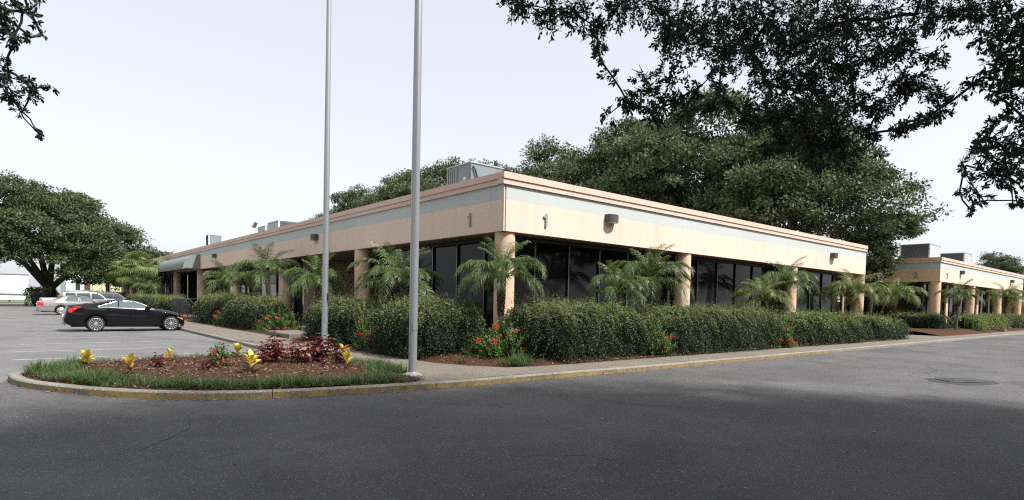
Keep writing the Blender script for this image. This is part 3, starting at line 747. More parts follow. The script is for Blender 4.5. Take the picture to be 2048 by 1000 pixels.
pole('thicker grey metal pole with a round base flange at the end of the grass border', -5.5, -4.02, 14, .083, .060, .003, False)

def step(label, x0, x1, y0, y1, z):
    b = MB(); b.box(x0, x1, y0, y1, .02, z); o = b.build('concrete_step', M['walk'], None, bevel=.015); tag(o, label, 'step', 'steps from the walk into the shaded entrance')
step('lower concrete step beside the walk, in front of the red flowered shrub', -4.0, -2.75, 7.3, 9.9, .28)
step('upper concrete step behind the lower one, half hidden by the shrub', -2.74, -1.5, 6.6, 9.6, .45)
sheet('entrance_walk', [(-1.5, 6.6), (1.0, 6.6), (4.5, 11), (4.5, 20), (1, 20), (-1.5, 9.6)], .40, M['walk'])

hr = thing('handrail', 'black iron handrail beside the entrance ramp, behind the black car', 'handrail', (-3.3, 24.9, .12))
def hrtop(y): return 1.24 - .8*max(0, (2.2-y)/3.2) if y < 2.2 else 1.24
b = MB(); b.tube([(0, -.2, .72), (0, .4, .86), (0, 2.2, 1.22), (0, 7.6, 1.24), (1.8, 7.6, 1.24)], .028, 8); b.build('top_rail', M['iron'], hr)
b = MB(); b.tube([(0, -.2, .08), (0, .6, .12), (0, 2.2, .2), (0, 7.6, .2)], .018, 6); b.build('bottom_rail', M['iron'], hr)
for k in range(6):
    y = -.2 + 1.56*k; zt = .72 + (1.22-.72)*min(1, (y+.2)/2.4); b = MB(); b.tube([(0, y, 0), (0, y, zt)], .026, 6); b.build('post', M['iron'], hr)
for k in range(44):
    y = -.05 + .175*k; zt = .72 + (1.22-.72)*min(1, (y+.2)/2.4); b = MB(); b.tube([(0, y, .09+.1*min(1, y/2.2)), (0, y, zt-.02)], .009, 5, cap=False); b.build('baluster', M['iron'], hr)
sheet('ramp', [(-3.2, 24.5), (-1.4, 24.5), (-1.4, 33), (-3.2, 33)], .22, M['walk'])

# ------------------------------------------------------------------ oaks
def crown_mesh(name, lobes, seed, nclump, nleaf, size, rc, mat_, gap=.36, cut=None):
    """lobes: (cx,cy,cz,rx,ry,rz); leaves gather in clumps near the lobes' shells"""
    r = np.random.default_rng(seed); C = []
    wts = np.array([l[3]*l[4]*l[5] for l in lobes])**.66; wts /= wts.sum()
    ph = r.uniform(0, 6, 9)
    for li, l in enumerate(lobes):
        n = int(nclump*wts[li]); d = rvec(r, n); d[:, 2] = np.where(d[:, 2] < -.45, -d[:, 2], d[:, 2])
        rad = 1 - np.abs(r.normal(0, .20, (n, 1))) + r.normal(0, .07, (n, 1))
        C.append(np.array(l[:3]) + d*rad*np.array(l[3:]))
    C = np.concatenate(C)
    g = np.sin(C[:, 0]*1.3+ph[0])*np.sin(C[:, 1]*1.2+ph[1])*np.sin(C[:, 2]*1.5+ph[2]) + .5*np.sin(C[:, 0]*2.9+ph[3])*np.sin(C[:, 1]*2.7+ph[4])*np.sin(C[:, 2]*3.1+ph[5])
    C = C[g > -gap]
    if cut is not None: C = C[cut(C)]
    sz = r.uniform(.55, 1.25, len(C))
    P = np.repeat(C, nleaf, 0); N = len(P)
    q = rvec(r, N)*(r.uniform(0, 1, (N, 1))**.45)*np.repeat(sz, nleaf)[:, None]*rc*np.array([1.15, 1.15, .62])
    P = P + q; P[:, 2] += -.10*(q[:, 0]**2+q[:, 1]**2)
    ax = unit(q*.7 + r.normal(0, .55, (N, 3)) + [0, 0, -.05]); sd = np.cross(ax, unit(r.normal(0, .55, (N, 3)) + [0, 0, 1]))
    L = size*r.uniform(.65, 1.3, N)
    return fast_mesh(name, leaves(P, ax, sd, L, L*r.uniform(.45, .65, N), .1), 4, mat_), C

def trunk_mesh(name, base_r, fork_z, lobes, C, seed, twigs=60):
    r = random.Random(seed); b = MB(); base = Vector((0, 0, -.3)); fork = Vector((r.uniform(-.3, .3), r.uniform(-.3, .3), fork_z))
    b.tube([base, (0, 0, .0), base.lerp(fork, .5)+Vector((.1, .05, 0)), fork], [base_r*1.5, base_r*1.15, base_r*.92, base_r*.9], 12)
    for l in lobes:
        e = Vector(l[:3]); m1 = fork.lerp(e, .4) + Vector((r.uniform(-.6, .6), r.uniform(-.6, .6), r.uniform(-.2, .8))); m2 = fork.lerp(e, .75)+Vector((r.uniform(-.4, .4), r.uniform(-.4, .4), .3))
        b.tube([fork-Vector((0, 0, .4)), m1, m2, e], [base_r*.55, base_r*.38, base_r*.24, base_r*.1], 8)
    for _ in range(twigs):
        c = Vector(C[r.randrange(len(C))]); l = min(lobes, key=lambda l: (Vector(l[:3])-c).length); e = Vector(l[:3])*.8 + fork*.2
        b.tube([e, e.lerp(c, .5)+Vector((r.uniform(-.4, .4), r.uniform(-.4, .4), r.uniform(-.3, .5))), c], [base_r*.16, base_r*.09, base_r*.03], 5, cap=False)
    return b.mesh(name, M['bark'], True)

def oak(label, loc, rz, cm, tm, sc=1, group=None, cat='tree', name='oak_tree'):
    t_ = thing(name, label, cat, loc, rz, group); t_.scale = sc if isinstance(sc, tuple) else (sc, sc, sc)
    link('trunk', tm, t_); link('crown', cm, t_); return t_
LA = [(0, 0, 11.5, 5.2, 5.2, 5.0), (4.2, 1.5, 9, 4.0, 4.2, 3.2), (-4.4, .5, 9.2, 4.2, 4.0, 3.4), (.5, 4.6, 9.4, 4.2, 4.0, 3.4), (-.5, -4.6, 8.8, 4.4, 4.0, 3.3), (1.5, 1, 15.2, 3.4, 3.4, 2.8), (-2.2, -1.5, 14, 3.2, 3.0, 2.6), (3, -3, 12, 3, 3, 2.6)]
LB = [(0, 0, 10.5, 5.6, 5.0, 4.6), (4.8, -1.5, 8.6, 4.0, 3.8, 3.0), (-4.0, 2.5, 9.8, 4.0, 4.2, 3.6), (2.5, 4.2, 11.4, 3.6, 3.6, 3.0), (-2.4, -4.4, 9.6, 4.2, 3.8, 3.2), (-1, 1, 14.8, 3.6, 3.4, 2.8), (3.5, 1, 13.4, 2.8, 3.0, 2.4)]
ca, Ca = crown_mesh('oak_crown_a', LA, 21, 950, 84, .27, .85, M['oak_leaf'], .42)
ta = trunk_mesh('oak_trunk_a', .42, 4.0, LA, Ca, 5)
cb_, Cb = crown_mesh('oak_crown_b', LB, 34, 900, 84, .27, .88, M['oak_leaf'], .40)
tb = trunk_mesh('oak_trunk_b', .40, 3.6, LB, Cb, 9)
G1 = 'oaks standing in a row behind block 1'
row = [(36.0, 7.5, .3, 0, 1.02, 'bushy oak at the right end of the row behind block 1'),
       (36.5, 16.5, 1.9, 1, 1.17, 'tallest oak behind block 1, its top rising into the hanging foliage'),
       (36.0, 25.5, 3.6, 0, 1.10, 'oak behind block 1, next to the tallest on the left'),
       (37.0, 36.0, 5.1, 1, 1.17, 'broad oak behind block 1, above the numeral on the sunlit side'),
       (36.5, 47.5, .9, 0, 1.13, 'oak behind block 1, directly above the corner of the roof'),
       (37.5, 61.0, 2.7, 1, 1.27, 'oak behind block 1, left of the big roof air conditioner'),
       (38.0, 75.0, 4.2, 0, 1.27, 'oak behind block 1, close to the thicker pole'),
       (37.5, 89.0, 1.1, 1, 1.24, 'leftmost and smallest oak showing over the roof of block 1')]
for x, y, rz, k, sc, lb_ in row: oak(lb_, (x, y, 0), rz, (ca, cb_)[k], (ta, tb)[k], sc, G1)
# drooping bough over the end of block 2
LD = [(0, 0, 5.4, 2.6, 1.6, 1.5), (-.6, -.6, 4.3, 1.7, 1.1, 1.2), (1.4, .6, 6.5, 2.4, 1.8, 1.3), (2.2, -.4, 7.8, 2.4, 2.0, 1.3), (-1.6, .3, 7.4, 2.2, 1.8, 1.4)]
cd_, Cd = crown_mesh('low_crown', LD, 77, 300, 84, .22, .55, M['oak_leaf'], .32)
td = trunk_mesh('low_trunk', .16, 3.2, LD, Cd, 4, 30)
oak('small leaning oak whose low leaves hang over the front end of block 2', (37.2, 2.3, 0), 0, cd_, td, 1.0)
# the big oak beyond the parking lot
LC = [(0, 0, 9.6, 7.0, 6.0, 5.2), (6.0, -1, 7.4, 5.2, 5.0, 4.2), (-6.8, 0, 8.4, 5.6, 5.0, 4.6), (2.0, 1, 12.0, 4.4, 4.0, 3.0), (-3.5, 0, 13.0, 4.8, 4.0, 3.0), (9.2, -.5, 5.6, 3.4, 3.4, 2.8), (-10.5, 0, 8.2, 3.8, 3.6, 3.2), (5.0, -4, 5.4, 3.6, 3.2, 2.4), (-4.5, -4, 7.0, 4.2, 3.2, 2.6), (.8, -4.5, 6.2, 3.2, 2.8, 1.9), (7.6, -3.2, 4.4, 3.0, 2.6, 2.0), (-8.2, -3.2, 7.0, 3.6, 3.0, 2.2), (10.6, -1.5, 4.2, 2.4, 2.4, 1.9), (-2.5, -5, 8.5, 4, 3, 3), (3.5, -5, 8.0, 3.5, 2.6, 2.4), (-12.5, -2, 7.4, 3, 3, 2.4), (12.2, -1, 6.0, 2.4, 2.4, 2.0), (-6.5, -5, 7.2, 4, 2.6, 2.0), (6.5, -5, 4.6, 3.8, 2.4, 2.0), (9.5, -4, 3.9, 3, 2.4, 1.8), (4.6, -5.5, 3.6, 2.8, 2.2, 1.5), (12.2, -3, 3.2, 2.2, 2.0, 1.5), (-4.0, -5, 5.9, 2.8, 2.2, 1.6), (3.0, -5.6, 4.4, 2.2, 2.0, 1.5), (-10.5, -4.5, 6.2, 3.2, 2.4, 1.8)]
cc, Cc = crown_mesh('wide_crown', LC, 55, 2300, 84, .30, .85, M['oak_leaf'], .85)
tc = trunk_mesh('wide_trunk', .75, 2.6, [LC[0], LC[2], LC[3], LC[4], (5.0, -1, 8.6), (-3.0, -3, 8.0)], Cc, 12, 40)
oak('huge spreading oak beyond the far end of the parking lot', (-8.9, 72.5, 0), .0, cc, tc, (.90, .9, .89))
# far trees on the right and across the road behind the camera
G2 = 'distant oaks beyond block 2'
for x, y, rz, k, sc, lb_ in [(112, 8.5, .4, 0, .64, 'distant oak showing over the roof of block 2, left one of two'), (116, -1.5, 2.2, 1, .60, 'distant oak at the right edge beyond block 2')]:
    oak(lb_, (x, y, 0), rz, (ca, cb_)[k], (ta, tb)[k], sc, G2)
for i, (x, y, rz, k, sc) in enumerate([(-38, -40, .4, 0, 1.0)] + [(4+10*q, -46-(q % 3)*3, q*1.3, q % 2, 1.0+.1*(q % 3)) for q in range(9)] + [(-52, 12, .8, 1, 1), (-56, 34, 2.8, 0, 1.1)]):
    oak('green oak across the drive, seen only as a reflection in the dark windows', (x, y, 0), rz, (ca, cb_)[k], (ta, tb)[k], sc, 'oaks across the drive')

# ------------------------------------------------------------------ the oak overhead
MAIN = [(-7.3,-9.23,4.8,0.188),(-7.34,-9.1,4.86,0.109),(-6.91,-9.28,4.86,0.222),(-6.56,-9.32,4.95,0.24),(-6.54,-9.66,4.63,0.121),(-6.41,-9.62,4.51,0.073),(-6.86,-10.0,4.12,0.046),(-6.24,-9.72,4.98,0.281),(-5.6,-9.56,5.22,0.273),(-5.54,-9.88,5.04,0.295),(-5.57,-9.92,4.7,0.205),(-5.64,-10.17,4.74,0.312),(-6.81,-10.1,3.56,0.087),(-6.7,-10.24,3.67,0.127),(-6.33,-10.16,3.98,0.149),(-6.23,-10.22,3.83,0.176),(-6.3,-10.49,3.97,0.179),(-6.17,-10.44,3.74,0.146),(-5.87,-10.5,3.92,0.096),(-5.38,-10.39,3.9,0.125),(-5.31,-10.43,4.03,0.137),(-5.73,-10.59,4.1,0.107),(-5.78,-10.3,3.74,0.094),(-6.46,-10.4,3.53,0.112),(-4.83,-9.98,5.05,0.436),(-4.51,-10.19,5.2,0.438),(-3.94,-10.29,5.35,0.455),(-2.72,-10.11,5.8,0.509),(-3.17,-10.72,5.38,0.465),(-5.14,-10.38,4.54,0.221),(-4.0,-10.06,4.99,0.384),(-3.31,-10.2,5.11,0.415),(-3.62,-10.8,4.77,0.381),(-2.31,-10.64,5.61,0.429),(-2.59,-11.12,5.49,0.401),(-2.46,-11.49,5.47,0.359),(-3.14,-12.04,5.11,0.29),(-2.75,-12.23,5.17,0.294),(-3.27,-12.57,4.77,0.324),(-4.07,-10.32,4.48,0.309),(-3.61,-10.5,4.48,0.361),(-3.67,-10.9,4.36,0.345),(-3.27,-11.03,4.68,0.32),(-3.19,-11.29,4.81,0.264),(-4.77,-10.79,3.84,0.277),(-4.39,-10.93,3.83,0.324),(-3.84,-11.04,3.92,0.306),(-3.25,-11.1,4.22,0.243),(-4.76,-10.94,3.48,0.216),(-3.95,-10.87,3.63,0.278),(-3.82,-11.16,3.61,0.242),(-4.96,-10.62,3.72,0.162),(-4.66,-10.39,4.04,0.146),(-4.61,-10.63,3.51,0.143),(-4.23,-11.11,3.35,0.164),(-3.62,-11.21,3.46,0.135),(-3.16,-11.23,3.84,0.153),(-3.27,-11.58,4.76,0.199),(-2.58,-11.56,4.58,0.213),(-3.43,-11.99,4.47,0.159),(-2.82,-11.85,4.26,0.172),(-2.82,-11.91,4.02,0.098),(-3.64,-11.98,3.76,0.079),(-2.81,-11.41,4.44,0.244),(-3.31,-11.41,4.07,0.172),(-3.06,-11.56,3.86,0.112),(-4.24,-12.84,4.04,0.189),(-4.19,-12.72,4.09,0.159),(-4.06,-12.59,4.31,0.119),(-3.76,-12.81,3.89,0.175),(-4.29,-12.79,3.86,0.132),(-3.96,-12.66,3.78,0.09),(-3.8,-12.51,4.04,0.083),(-3.91,-12.85,3.56,0.147),(-4.35,-12.78,3.43,0.113),(-4.44,-12.71,3.24,0.104),(-4.32,-12.82,3.15,0.179),(-4.03,-12.88,3.19,0.184),(-4.7,-12.68,3.06,0.101),(-4.32,-12.53,3.05,0.078),(-4.22,-12.85,2.92,0.157),(-4.2,-12.7,2.95,0.161),(-4.89,-12.71,2.75,0.099),(-4.36,-12.5,2.8,0.059),(-4.67,-12.99,2.61,0.071),(-4.63,-12.72,2.64,0.092),(-4.51,-12.63,2.58,0.043),(-4.12,-12.87,2.65,0.048),(-3.87,-12.88,4.37,0.244),(-3.66,-12.9,3.99,0.249),(-4.07,-13.01,3.39,0.212),(-4.39,-13.06,2.91,0.158)]
LEFT = [(-11.53,-6.74,4.21,0.132),(-11.4,-6.94,4.22,0.102),(-11.3,-7.11,4.07,0.041),(-11.46,-6.93,3.98,0.092),(-11.34,-6.62,4.1,0.063),(-11.25,-6.47,4.2,0.035),(-11.51,-6.89,3.78,0.06),(-11.51,-6.98,3.5,0.101),(-11.42,-6.36,3.74,0.075),(-11.35,-6.76,3.58,0.106),(-11.21,-6.97,3.56,0.043),(-11.46,-6.89,3.38,0.07),(-11.41,-6.68,3.35,0.058),(-11.32,-6.59,3.24,0.04),(-11.29,-6.89,3.12,0.019),(-11.55,-6.67,3.72,0.066),(-11.66,-6.82,4.0,0.16),(-11.69,-6.18,3.77,0.174),(-11.81,-6.58,4.22,0.186),(-11.41,-6.55,4.6,0.195)]
near = thing('oak_tree', 'dark live oak whose leafy boughs hang into the top of the view, close by', 'tree', (-1.0, -20.0, 0))
rn = np.random.default_rng(101)
def mst(nodes, roots):
    P = [np.array(n[:3]) for n in nodes]; parent = [-1]*len(P); dist = [min((np.linalg.norm(p-np.array(q)), -2-i) for i, q in enumerate(roots)) for p in P]
    done = [False]*len(P); order = []
    for _ in P:
        i = min((k for k in range(len(P)) if not done[k]), key=lambda k: dist[k][0]); done[i] = True; parent[i] = dist[i][1]; order.append(i)
        for k in range(len(P)):
            if not done[k]:
                d = np.linalg.norm(P[k]-P[i])
                if d < dist[k][0]: dist[k] = (d, i)
    return parent, order
def boughs(nodes, roots, tip=.006, n=6):
    par, order = mst(nodes, roots); P = [Vector(q[:3]) for q in nodes]; wt = [1.0]*len(P)
    for i in reversed(order):
        if par[i] >= 0: wt[par[i]] += wt[i]
    rad = [tip*.6 + .0019*math.sqrt(w_) for w_ in wt]; b = MB(); r = random.Random(4); b.extra = []
    for i in order:
        a = P[par[i]] if par[i] >= 0 else Vector(roots[-2-par[i]]); e = P[i]; ra = min(rad[par[i]], rad[i]*1.5) if par[i] >= 0 else rad[i]*1.2
        L = (e-a).length
        if L > .3: b.extra += [(*a.lerp(e, u_), .085) for u_ in np.arange(.15, .95, .24/L)]
        m1 = a.lerp(e, .5) + Vector((r.uniform(-1, 1), r.uniform(-1, 1), r.uniform(-.2, 1)))*L*.10
        b.tube([a, a.lerp(m1, .5)+Vector((0, 0, L*.02)), m1, m1.lerp(e, .5), e], [ra, ra*.95, (ra+rad[i])/2, rad[i]*1.05, rad[i]], n, cap=False)
    return b
LIMB1 = (1.2, -13.2, 7.6); LIMB2 = (-3.2, -12.0, 6.6); LIMB3 = (-13.6, -8.6, 6.2)
W0 = near.location
bw = boughs(MAIN, [LIMB1, LIMB2]); bl = boughs(LEFT, [(-11.9, -7.0, 4.9)])
tr = MB()
tr.tube([(-1, -20, -.3), (-1, -20, .1), (-1.1, -19.8, 2), (-1.0, -19.5, 3.6)], [.75, .55, .45, .42], 14)
tr.tube([(-1, -19.6, 3.2), (.2, -18, 5.4), (.9, -15.5, 6.9), LIMB1], [.34, .26, .19, .11], 10)
tr.tube([(-1, -19.6, 3.2), (-2.2, -17.5, 5.6), (-3.0, -14.6, 6.7), LIMB2], [.34, .24, .17, .09], 10)
tr.tube([(-1, -19.6, 3.2), (-5, -18, 6.5), (-10.5, -13.5, 7.6), LIMB3, (-12.2, -7.2, 5.4), (-11.9, -7.0, 4.9)], [.34, .25, .16, .10, .05, .03], 10)
tr.tube([(-1, -19.6, 3.2), (-4, -24, 7), (-12, -26, 8.5)], [.34, .22, .1], 10)
tr.v = [tuple(Vector(v)-W0) for v in tr.v]; tr.build('trunk', M['bark'], near, True)
for q in (bw, bl):
    q.v = [tuple(Vector(v)-W0) for v in q.v]; q.build('bough', M['bark'], near, True)
# leafy twigs: whorls of small obovate leaves on drooping shoots
C_, AX, SD, LL = [], [], [], []; TW = MB()
for nodes, dens in ((MAIN, 1.08), (LEFT, 1.5), ([q for q in bw.extra if q[2] < 5.4], 1.3)):
    for (x, y, z, rr) in nodes:
        nt_w = max(3, int(dens*rr*rr*PI*190*(.92 if rr > .27 else 1.15)))
        for _ in range(nt_w):
            o = np.array([x, y, z]) + rvec(rn, 1)[0]*rr*(rn.uniform(0, 1)**.42)*np.array([1, 1, .95])
            d = unit(rn.normal(0, .8, 3) + (o-np.array([x, y, z]))/max(rr, .05)*.5 + np.array([0, 0, -.45])); Ls = min(.24, rr*1.1)*rn.uniform(.6, 1.2)
            st_ = o - d*Ls*.6
            if rn.uniform() < .8: TW.tube([tuple(st_-W0), tuple(st_+d*Ls*.5+np.array([0, 0, .01])-W0), tuple(st_+d*Ls*.95-W0)], [.004, .003, .0018], 3, cap=False)
            K = rn.integers(7, 12); s1 = unit(np.cross(d, [.1, .2, 1.0])); s2 = np.cross(d, s1)
            for k in range(K):
                u = .25 + .75*(k/(K-1))**.7; g = k*2.4 + rn.uniform(0, .8)
                out = s1*math.cos(g)+s2*math.sin(g); C_.append(st_+d*Ls*u); AX.append(out*.75+d*.75+np.array([0, 0, -.12])); SD.append(np.cross(out, d)+rn.normal(0, .25, 3)); LL.append(rn.uniform(.036, .068)*(1 if rr > .06 else .8))
C_ = np.array(C_); AX = np.array(AX); SD = np.array(SD); LL = np.array(LL)
TW.build('twigs', M['bark'], near)['kind'] = 'stuff'
# the 300 leaves that show largest are parts, the rest one mass
v_ = C_-np.array(CAM); dz = v_@np.array(FW); px = v_@np.array(RT)/dz*1170+1024; py = 652-v_@np.array(UP)/dz*1170
vis = (px > 4) & (px < 2044) & (py > 4); score = np.where(vis, LL/dz, 0)
big = np.argsort(-score)[:300]; rest = np.ones(len(C_), bool); rest[big] = False
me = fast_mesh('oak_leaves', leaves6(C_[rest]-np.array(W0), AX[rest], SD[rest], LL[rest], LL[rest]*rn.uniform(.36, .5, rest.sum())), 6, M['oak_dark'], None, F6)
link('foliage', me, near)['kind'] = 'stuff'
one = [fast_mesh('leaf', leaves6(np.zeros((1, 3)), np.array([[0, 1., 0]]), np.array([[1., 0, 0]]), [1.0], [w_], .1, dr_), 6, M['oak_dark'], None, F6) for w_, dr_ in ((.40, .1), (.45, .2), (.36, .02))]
for q, i in enumerate(big):
    a = Vector(AX[i]).normalized(); s_ = Vector(SD[i]); s_ = (s_ - a*s_.dot(a)).normalized(); n_ = a.cross(s_)
    l = link('leaf', one[q % 3], near); l.matrix_local = Matrix(((-s_.x, a.x, n_.x, C_[i][0]-W0.x), (-s_.y, a.y, n_.y, C_[i][1]-W0.y), (-s_.z, a.z, n_.z, C_[i][2]-W0.z), (0, 0, 0, 1))) @ Matrix.Scale(LL[i], 4)
# the rest of its crown, above and behind the view
r = np.random.default_rng(7); nC = 8500
CX = np.stack([r.uniform(-33, 4.5, nC), r.uniform(-36, -9.5, nC), r.uniform(7.2, 11.5, nC)], 1)
edge = (CX[:, 0]+12.5)**2/18.5**2 + (CX[:, 1]+22.5)**2/13.5**2
v_ = CX-np.array(CAM); dz = v_@np.array(FW); py = 652-v_@np.array(UP)/np.maximum(dz, .1)*1170
CX = CX[(edge < 1) & (r.uniform(0, 1, len(CX)) < np.clip((-10.2-CX[:, 1])/3.2, 0, 1)) & (r.uniform(0, 1, len(CX)) < np.clip((1-edge)*3.5, 0, 1)) & ((dz < .5) | (py < -110))]
P = np.repeat(CX, 70, 0); N = len(P); q = rvec(r, N)*(r.uniform(0, 1, (N, 1))**.45)*np.array([1.0, 1.0, .6]); P = P+q
L = r.uniform(.14, .26, N); ax = rvec(r, N)*[1, 1, .5]; sd = np.cross(ax, unit(r.normal(0, .5, (N, 3))+[0, 0, 1]))
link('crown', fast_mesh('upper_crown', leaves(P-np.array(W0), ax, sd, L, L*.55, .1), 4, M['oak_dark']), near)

# ------------------------------------------------------------------ hedges
def sprays(rng, P, D, L, K, ll, lw, droop, sidew=1.0):
    """P,D (n,3): twig base and direction; leaves in two ranks along each drooping twig"""
    n = len(P); u = np.linspace(.12, 1, K)[None, :, None]; D = unit(D)
    Q = P[:, None] + D[:, None]*L[:, None, None]*u; Q[..., 2] -= droop*(L[:, None]*u[..., 0]**2)
    tan = D[:, None]*np.ones((1, K, 1)); tan = tan.copy(); tan[..., 2] -= 2*droop*u[..., 0]; tan = unit(tan)
    sd = unit(np.cross(tan, unit(np.array([0, 0, 1.])+rng.normal(0, .35, (n, 1, 3)))))
    sgn = np.where(np.arange(K) % 2 == 0, 1., -1.)[None, :, None]
    ax = tan*.65 + sd*sgn*sidew + rng.normal(0, .18, (n, K, 3)); sv = np.cross(ax, np.array([0, 0, 1.])+rng.normal(0, .5, (n, K, 3)))
    Lv = ll*rng.uniform(.7, 1.25, (n, K))
    return leaves(Q.reshape(-1, 3), ax.reshape(-1, 3), sv.reshape(-1, 3), Lv.ravel(), Lv.ravel()*lw, .08)
def hedge(label, x0, x1, y0, y1, h, z0=.14, mats=('hedge', 'hedge_top'), dens=150, shoots=34, seed=1, sc=1.0, lean=.0, name='hedge', cat='hedge', group='clipped hedges in front of the offices'):
    rng = np.random.default_rng(seed); cx, cy = (x0+x1)/2, (y0+y1)/2; hx, hy = (x1-x0)/2, (y1-y0)/2
    t_ = thing(name, label, cat, (cx, cy, z0), 0, group)
    ph = rng.uniform(0, 6, 6)
    def bulge(x, y, z): return 1.0 + .05*np.sin(x*1.9+ph[0])+.05*np.sin(y*2.1+ph[1]) + .05*np.sin(z*4+ph[2]+x*1.7) + .035*np.sin(x*5.1+z*6+ph[3])
    def top(x, y): return h*(1.0 + .04*np.sin(x*1.7+ph[3])*np.cos(y*1.6+ph[4]) + .03*np.sin(x*4.1+ph[5]))
    # solid inner body, coloured near black as the shade between the sprays
    b = MB(); n = 26; rows = []
    for k, (zf, rf) in enumerate([(0, .50), (.15, .74), (.5, .82), (.76, .78), (.86, .60), (.89, .02)]):
        row = []
        for i in range(n):
            a = 2*PI*i/n; c, s = math.cos(a), math.sin(a); e = .42
            x = math.copysign(abs(c)**e, c)*(hx-.10)*rf*1.06; y = math.copysign(abs(s)**e, s)*(hy-.10)*rf*1.06
            row.append((x, y, zf*h))
        rows.append(row)
    P = [r_+[r_[0]] for r_ in rows]; b.grid(P); b.build('stems', M['core'], t_, True)  # one closed body, no single stems
    # outer sprays
    area = [2*hx*h, 2*hx*h, 2*hy*h, 2*hy*h, 4*hx*hy]; Ps = []; Ds = []; kind = []
    for f, A_ in enumerate(area):
        n_ = int(A_*dens*.80/sc); u = rng.uniform(-1, 1, n_); v = rng.uniform(0.03, 1, n_)
        if f == 0: p = np.stack([u*hx, -hy*np.ones(n_), v*h], 1); nn = np.array([0, -1, 0])
        elif f == 1: p = np.stack([u*hx, hy*np.ones(n_), v*h], 1); nn = np.array([0, 1, 0])
        elif f == 2: p = np.stack([-hx*np.ones(n_), u*hy, v*h], 1); nn = np.array([-1, 0, 0])
        elif f == 3: p = np.stack([hx*np.ones(n_), u*hy, v*h], 1); nn = np.array([1, 0, 0])
        else:
            n_ = int(n_*1.5); u = rng.uniform(-1, 1, n_)
            p = np.stack([u*hx, rng.uniform(-1, 1, n_)*hy, h*np.ones(n_)], 1); nn = np.array([0, 0, 1])
        # rounded edges: pull points in towards an inner ellipse
        ex = np.abs(p[:, 0])/hx; ey = np.abs(p[:, 1])/hy; ez = np.clip(p[:, 2]/h, 0, 1)
        k = ((ex**5+ey**5+np.where(ez > .5, ez, .5)**6)**(1/5.2))
        k = np.maximum(k, 1.0)
        base = np.where(p[:, 2] < .25*h, .88+.12*p[:, 2]/(.25*h), 1.0)
        bb = bulge(p[:, 0]+cx, p[:, 1]+cy, p[:, 2])
        p[:, 0] = p[:, 0]/k*bb*base; p[:, 1] = p[:, 1]/k*bb*base; p[:, 2] = p[:, 2]/k*top(p[:, 0], p[:, 1])/h
        p -= nn*rng.uniform(.0, .30, (n_, 1)); cl = np.sin(p[:, 0]*7+p[:, 2]*5+ph[0])*np.sin(p[:, 1]*7+p[:, 2]*8+ph[1]); p -= nn*(np.clip(cl, 0, 1)*.10)[:, None]
        d = nn*.8 + np.array([.22, -.1, 0]) + rng.normal(0, .30, (n_, 3)) + (np.array([0, 0, .5]) if f < 4 else np.array([0, 0, .2]))
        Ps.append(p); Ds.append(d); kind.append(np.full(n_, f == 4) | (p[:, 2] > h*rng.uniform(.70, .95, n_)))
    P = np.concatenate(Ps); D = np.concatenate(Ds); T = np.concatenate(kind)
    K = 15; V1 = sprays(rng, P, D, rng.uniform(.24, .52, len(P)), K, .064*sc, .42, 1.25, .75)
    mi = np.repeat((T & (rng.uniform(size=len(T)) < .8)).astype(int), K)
    # upright feathery shoots along the top
    ns = int(4*hx*hy*shoots); p = np.stack([rng.uniform(-1, 1, ns)*hx*.95, rng.uniform(-1, 1, ns)*hy*.95, np.zeros(ns)], 1); p[:, 2] = top(p[:, 0], p[:, 1])*.95
    V2 = sprays(rng, p, np.array([0, 0, 1.0])+rng.normal(0, .45, (ns, 3)), rng.uniform(.16, .55, ns), 11, .036*sc, .38, .32)
    V = np.concatenate([V1, V2]); mi = np.concatenate([mi, np.ones(ns*11, int)])
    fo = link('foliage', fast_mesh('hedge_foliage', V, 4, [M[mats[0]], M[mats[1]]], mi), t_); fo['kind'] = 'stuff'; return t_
hedge('big dark hedge on the sunlit side, just right of the corner palm', -1.45, 2.5, -3.8, -1.5, 1.44, seed=1)
hedge('long dark hedge on the sunlit side, between two narrow red flowered shrubs', 3.4, 10.25, -4.0, -1.6, 1.38, seed=2)
hedge('hedge on the sunlit side in front of the windows with the round decal', 11.25, 19.1, -4.0, -1.7, 1.22, seed=3, dens=120, sc=1.15, mats=('hedge', 'hedge_y'), shoots=20)
hedge('short hedge at the far end of block 1, by its last palms', 19.45, 24.2, -3.95, -1.9, 1.08, seed=4, dens=100, sc=1.25, mats=('hedge', 'hedge_y'), shoots=16)
hedge('big dark hedge in the shade left of the corner palm, behind the thicker pole', -4.0, -1.75, -1.5, 1.1, 1.44, seed=5)
hedge('big dark hedge in the shade behind the thinner pole', -3.95, -1.9, 2.8, 5.9, 1.40, seed=6)
hedge('rounded dark hedge in the shade, second from the handrail', -3.75, -2.0, 12.9, 17.6, 1.42, seed=7, dens=110, sc=1.15)
hedge('rounded dark hedge nearest the handrail, behind the front of the black car', -3.75, -2.0, 18.4, 23.6, 1.48, seed=8, dens=90, sc=1.25)
hedge('rounded green shrub between the black car and the awning columns', -3.6, -1.9, 34.5, 41, 1.25, seed=9, dens=60, sc=1.6, mats=('hedge', 'hedge_y'), name='shrub', cat='shrub')
hedge('dark green shrub beyond the awning, under the fan palms', -3.6, -1.9, 44, 56, 1.3, seed=10, dens=36, sc=2.0, name='shrub', cat='shrub')
hedge('dark low hedge in the shade of the end of block 2', 38.4, 41.6, -1.9, 1.6, 1.15, z0=.25, seed=11, dens=55, sc=1.5, shoots=10)
hedge('yellow green hedge by the corner column of block 2', 42.2, 46.3, -3.3, -1.6, 1.12, z0=.25, seed=12, dens=60, sc=1.5, mats=('hedge_y', 'hedge_y'), shoots=8)
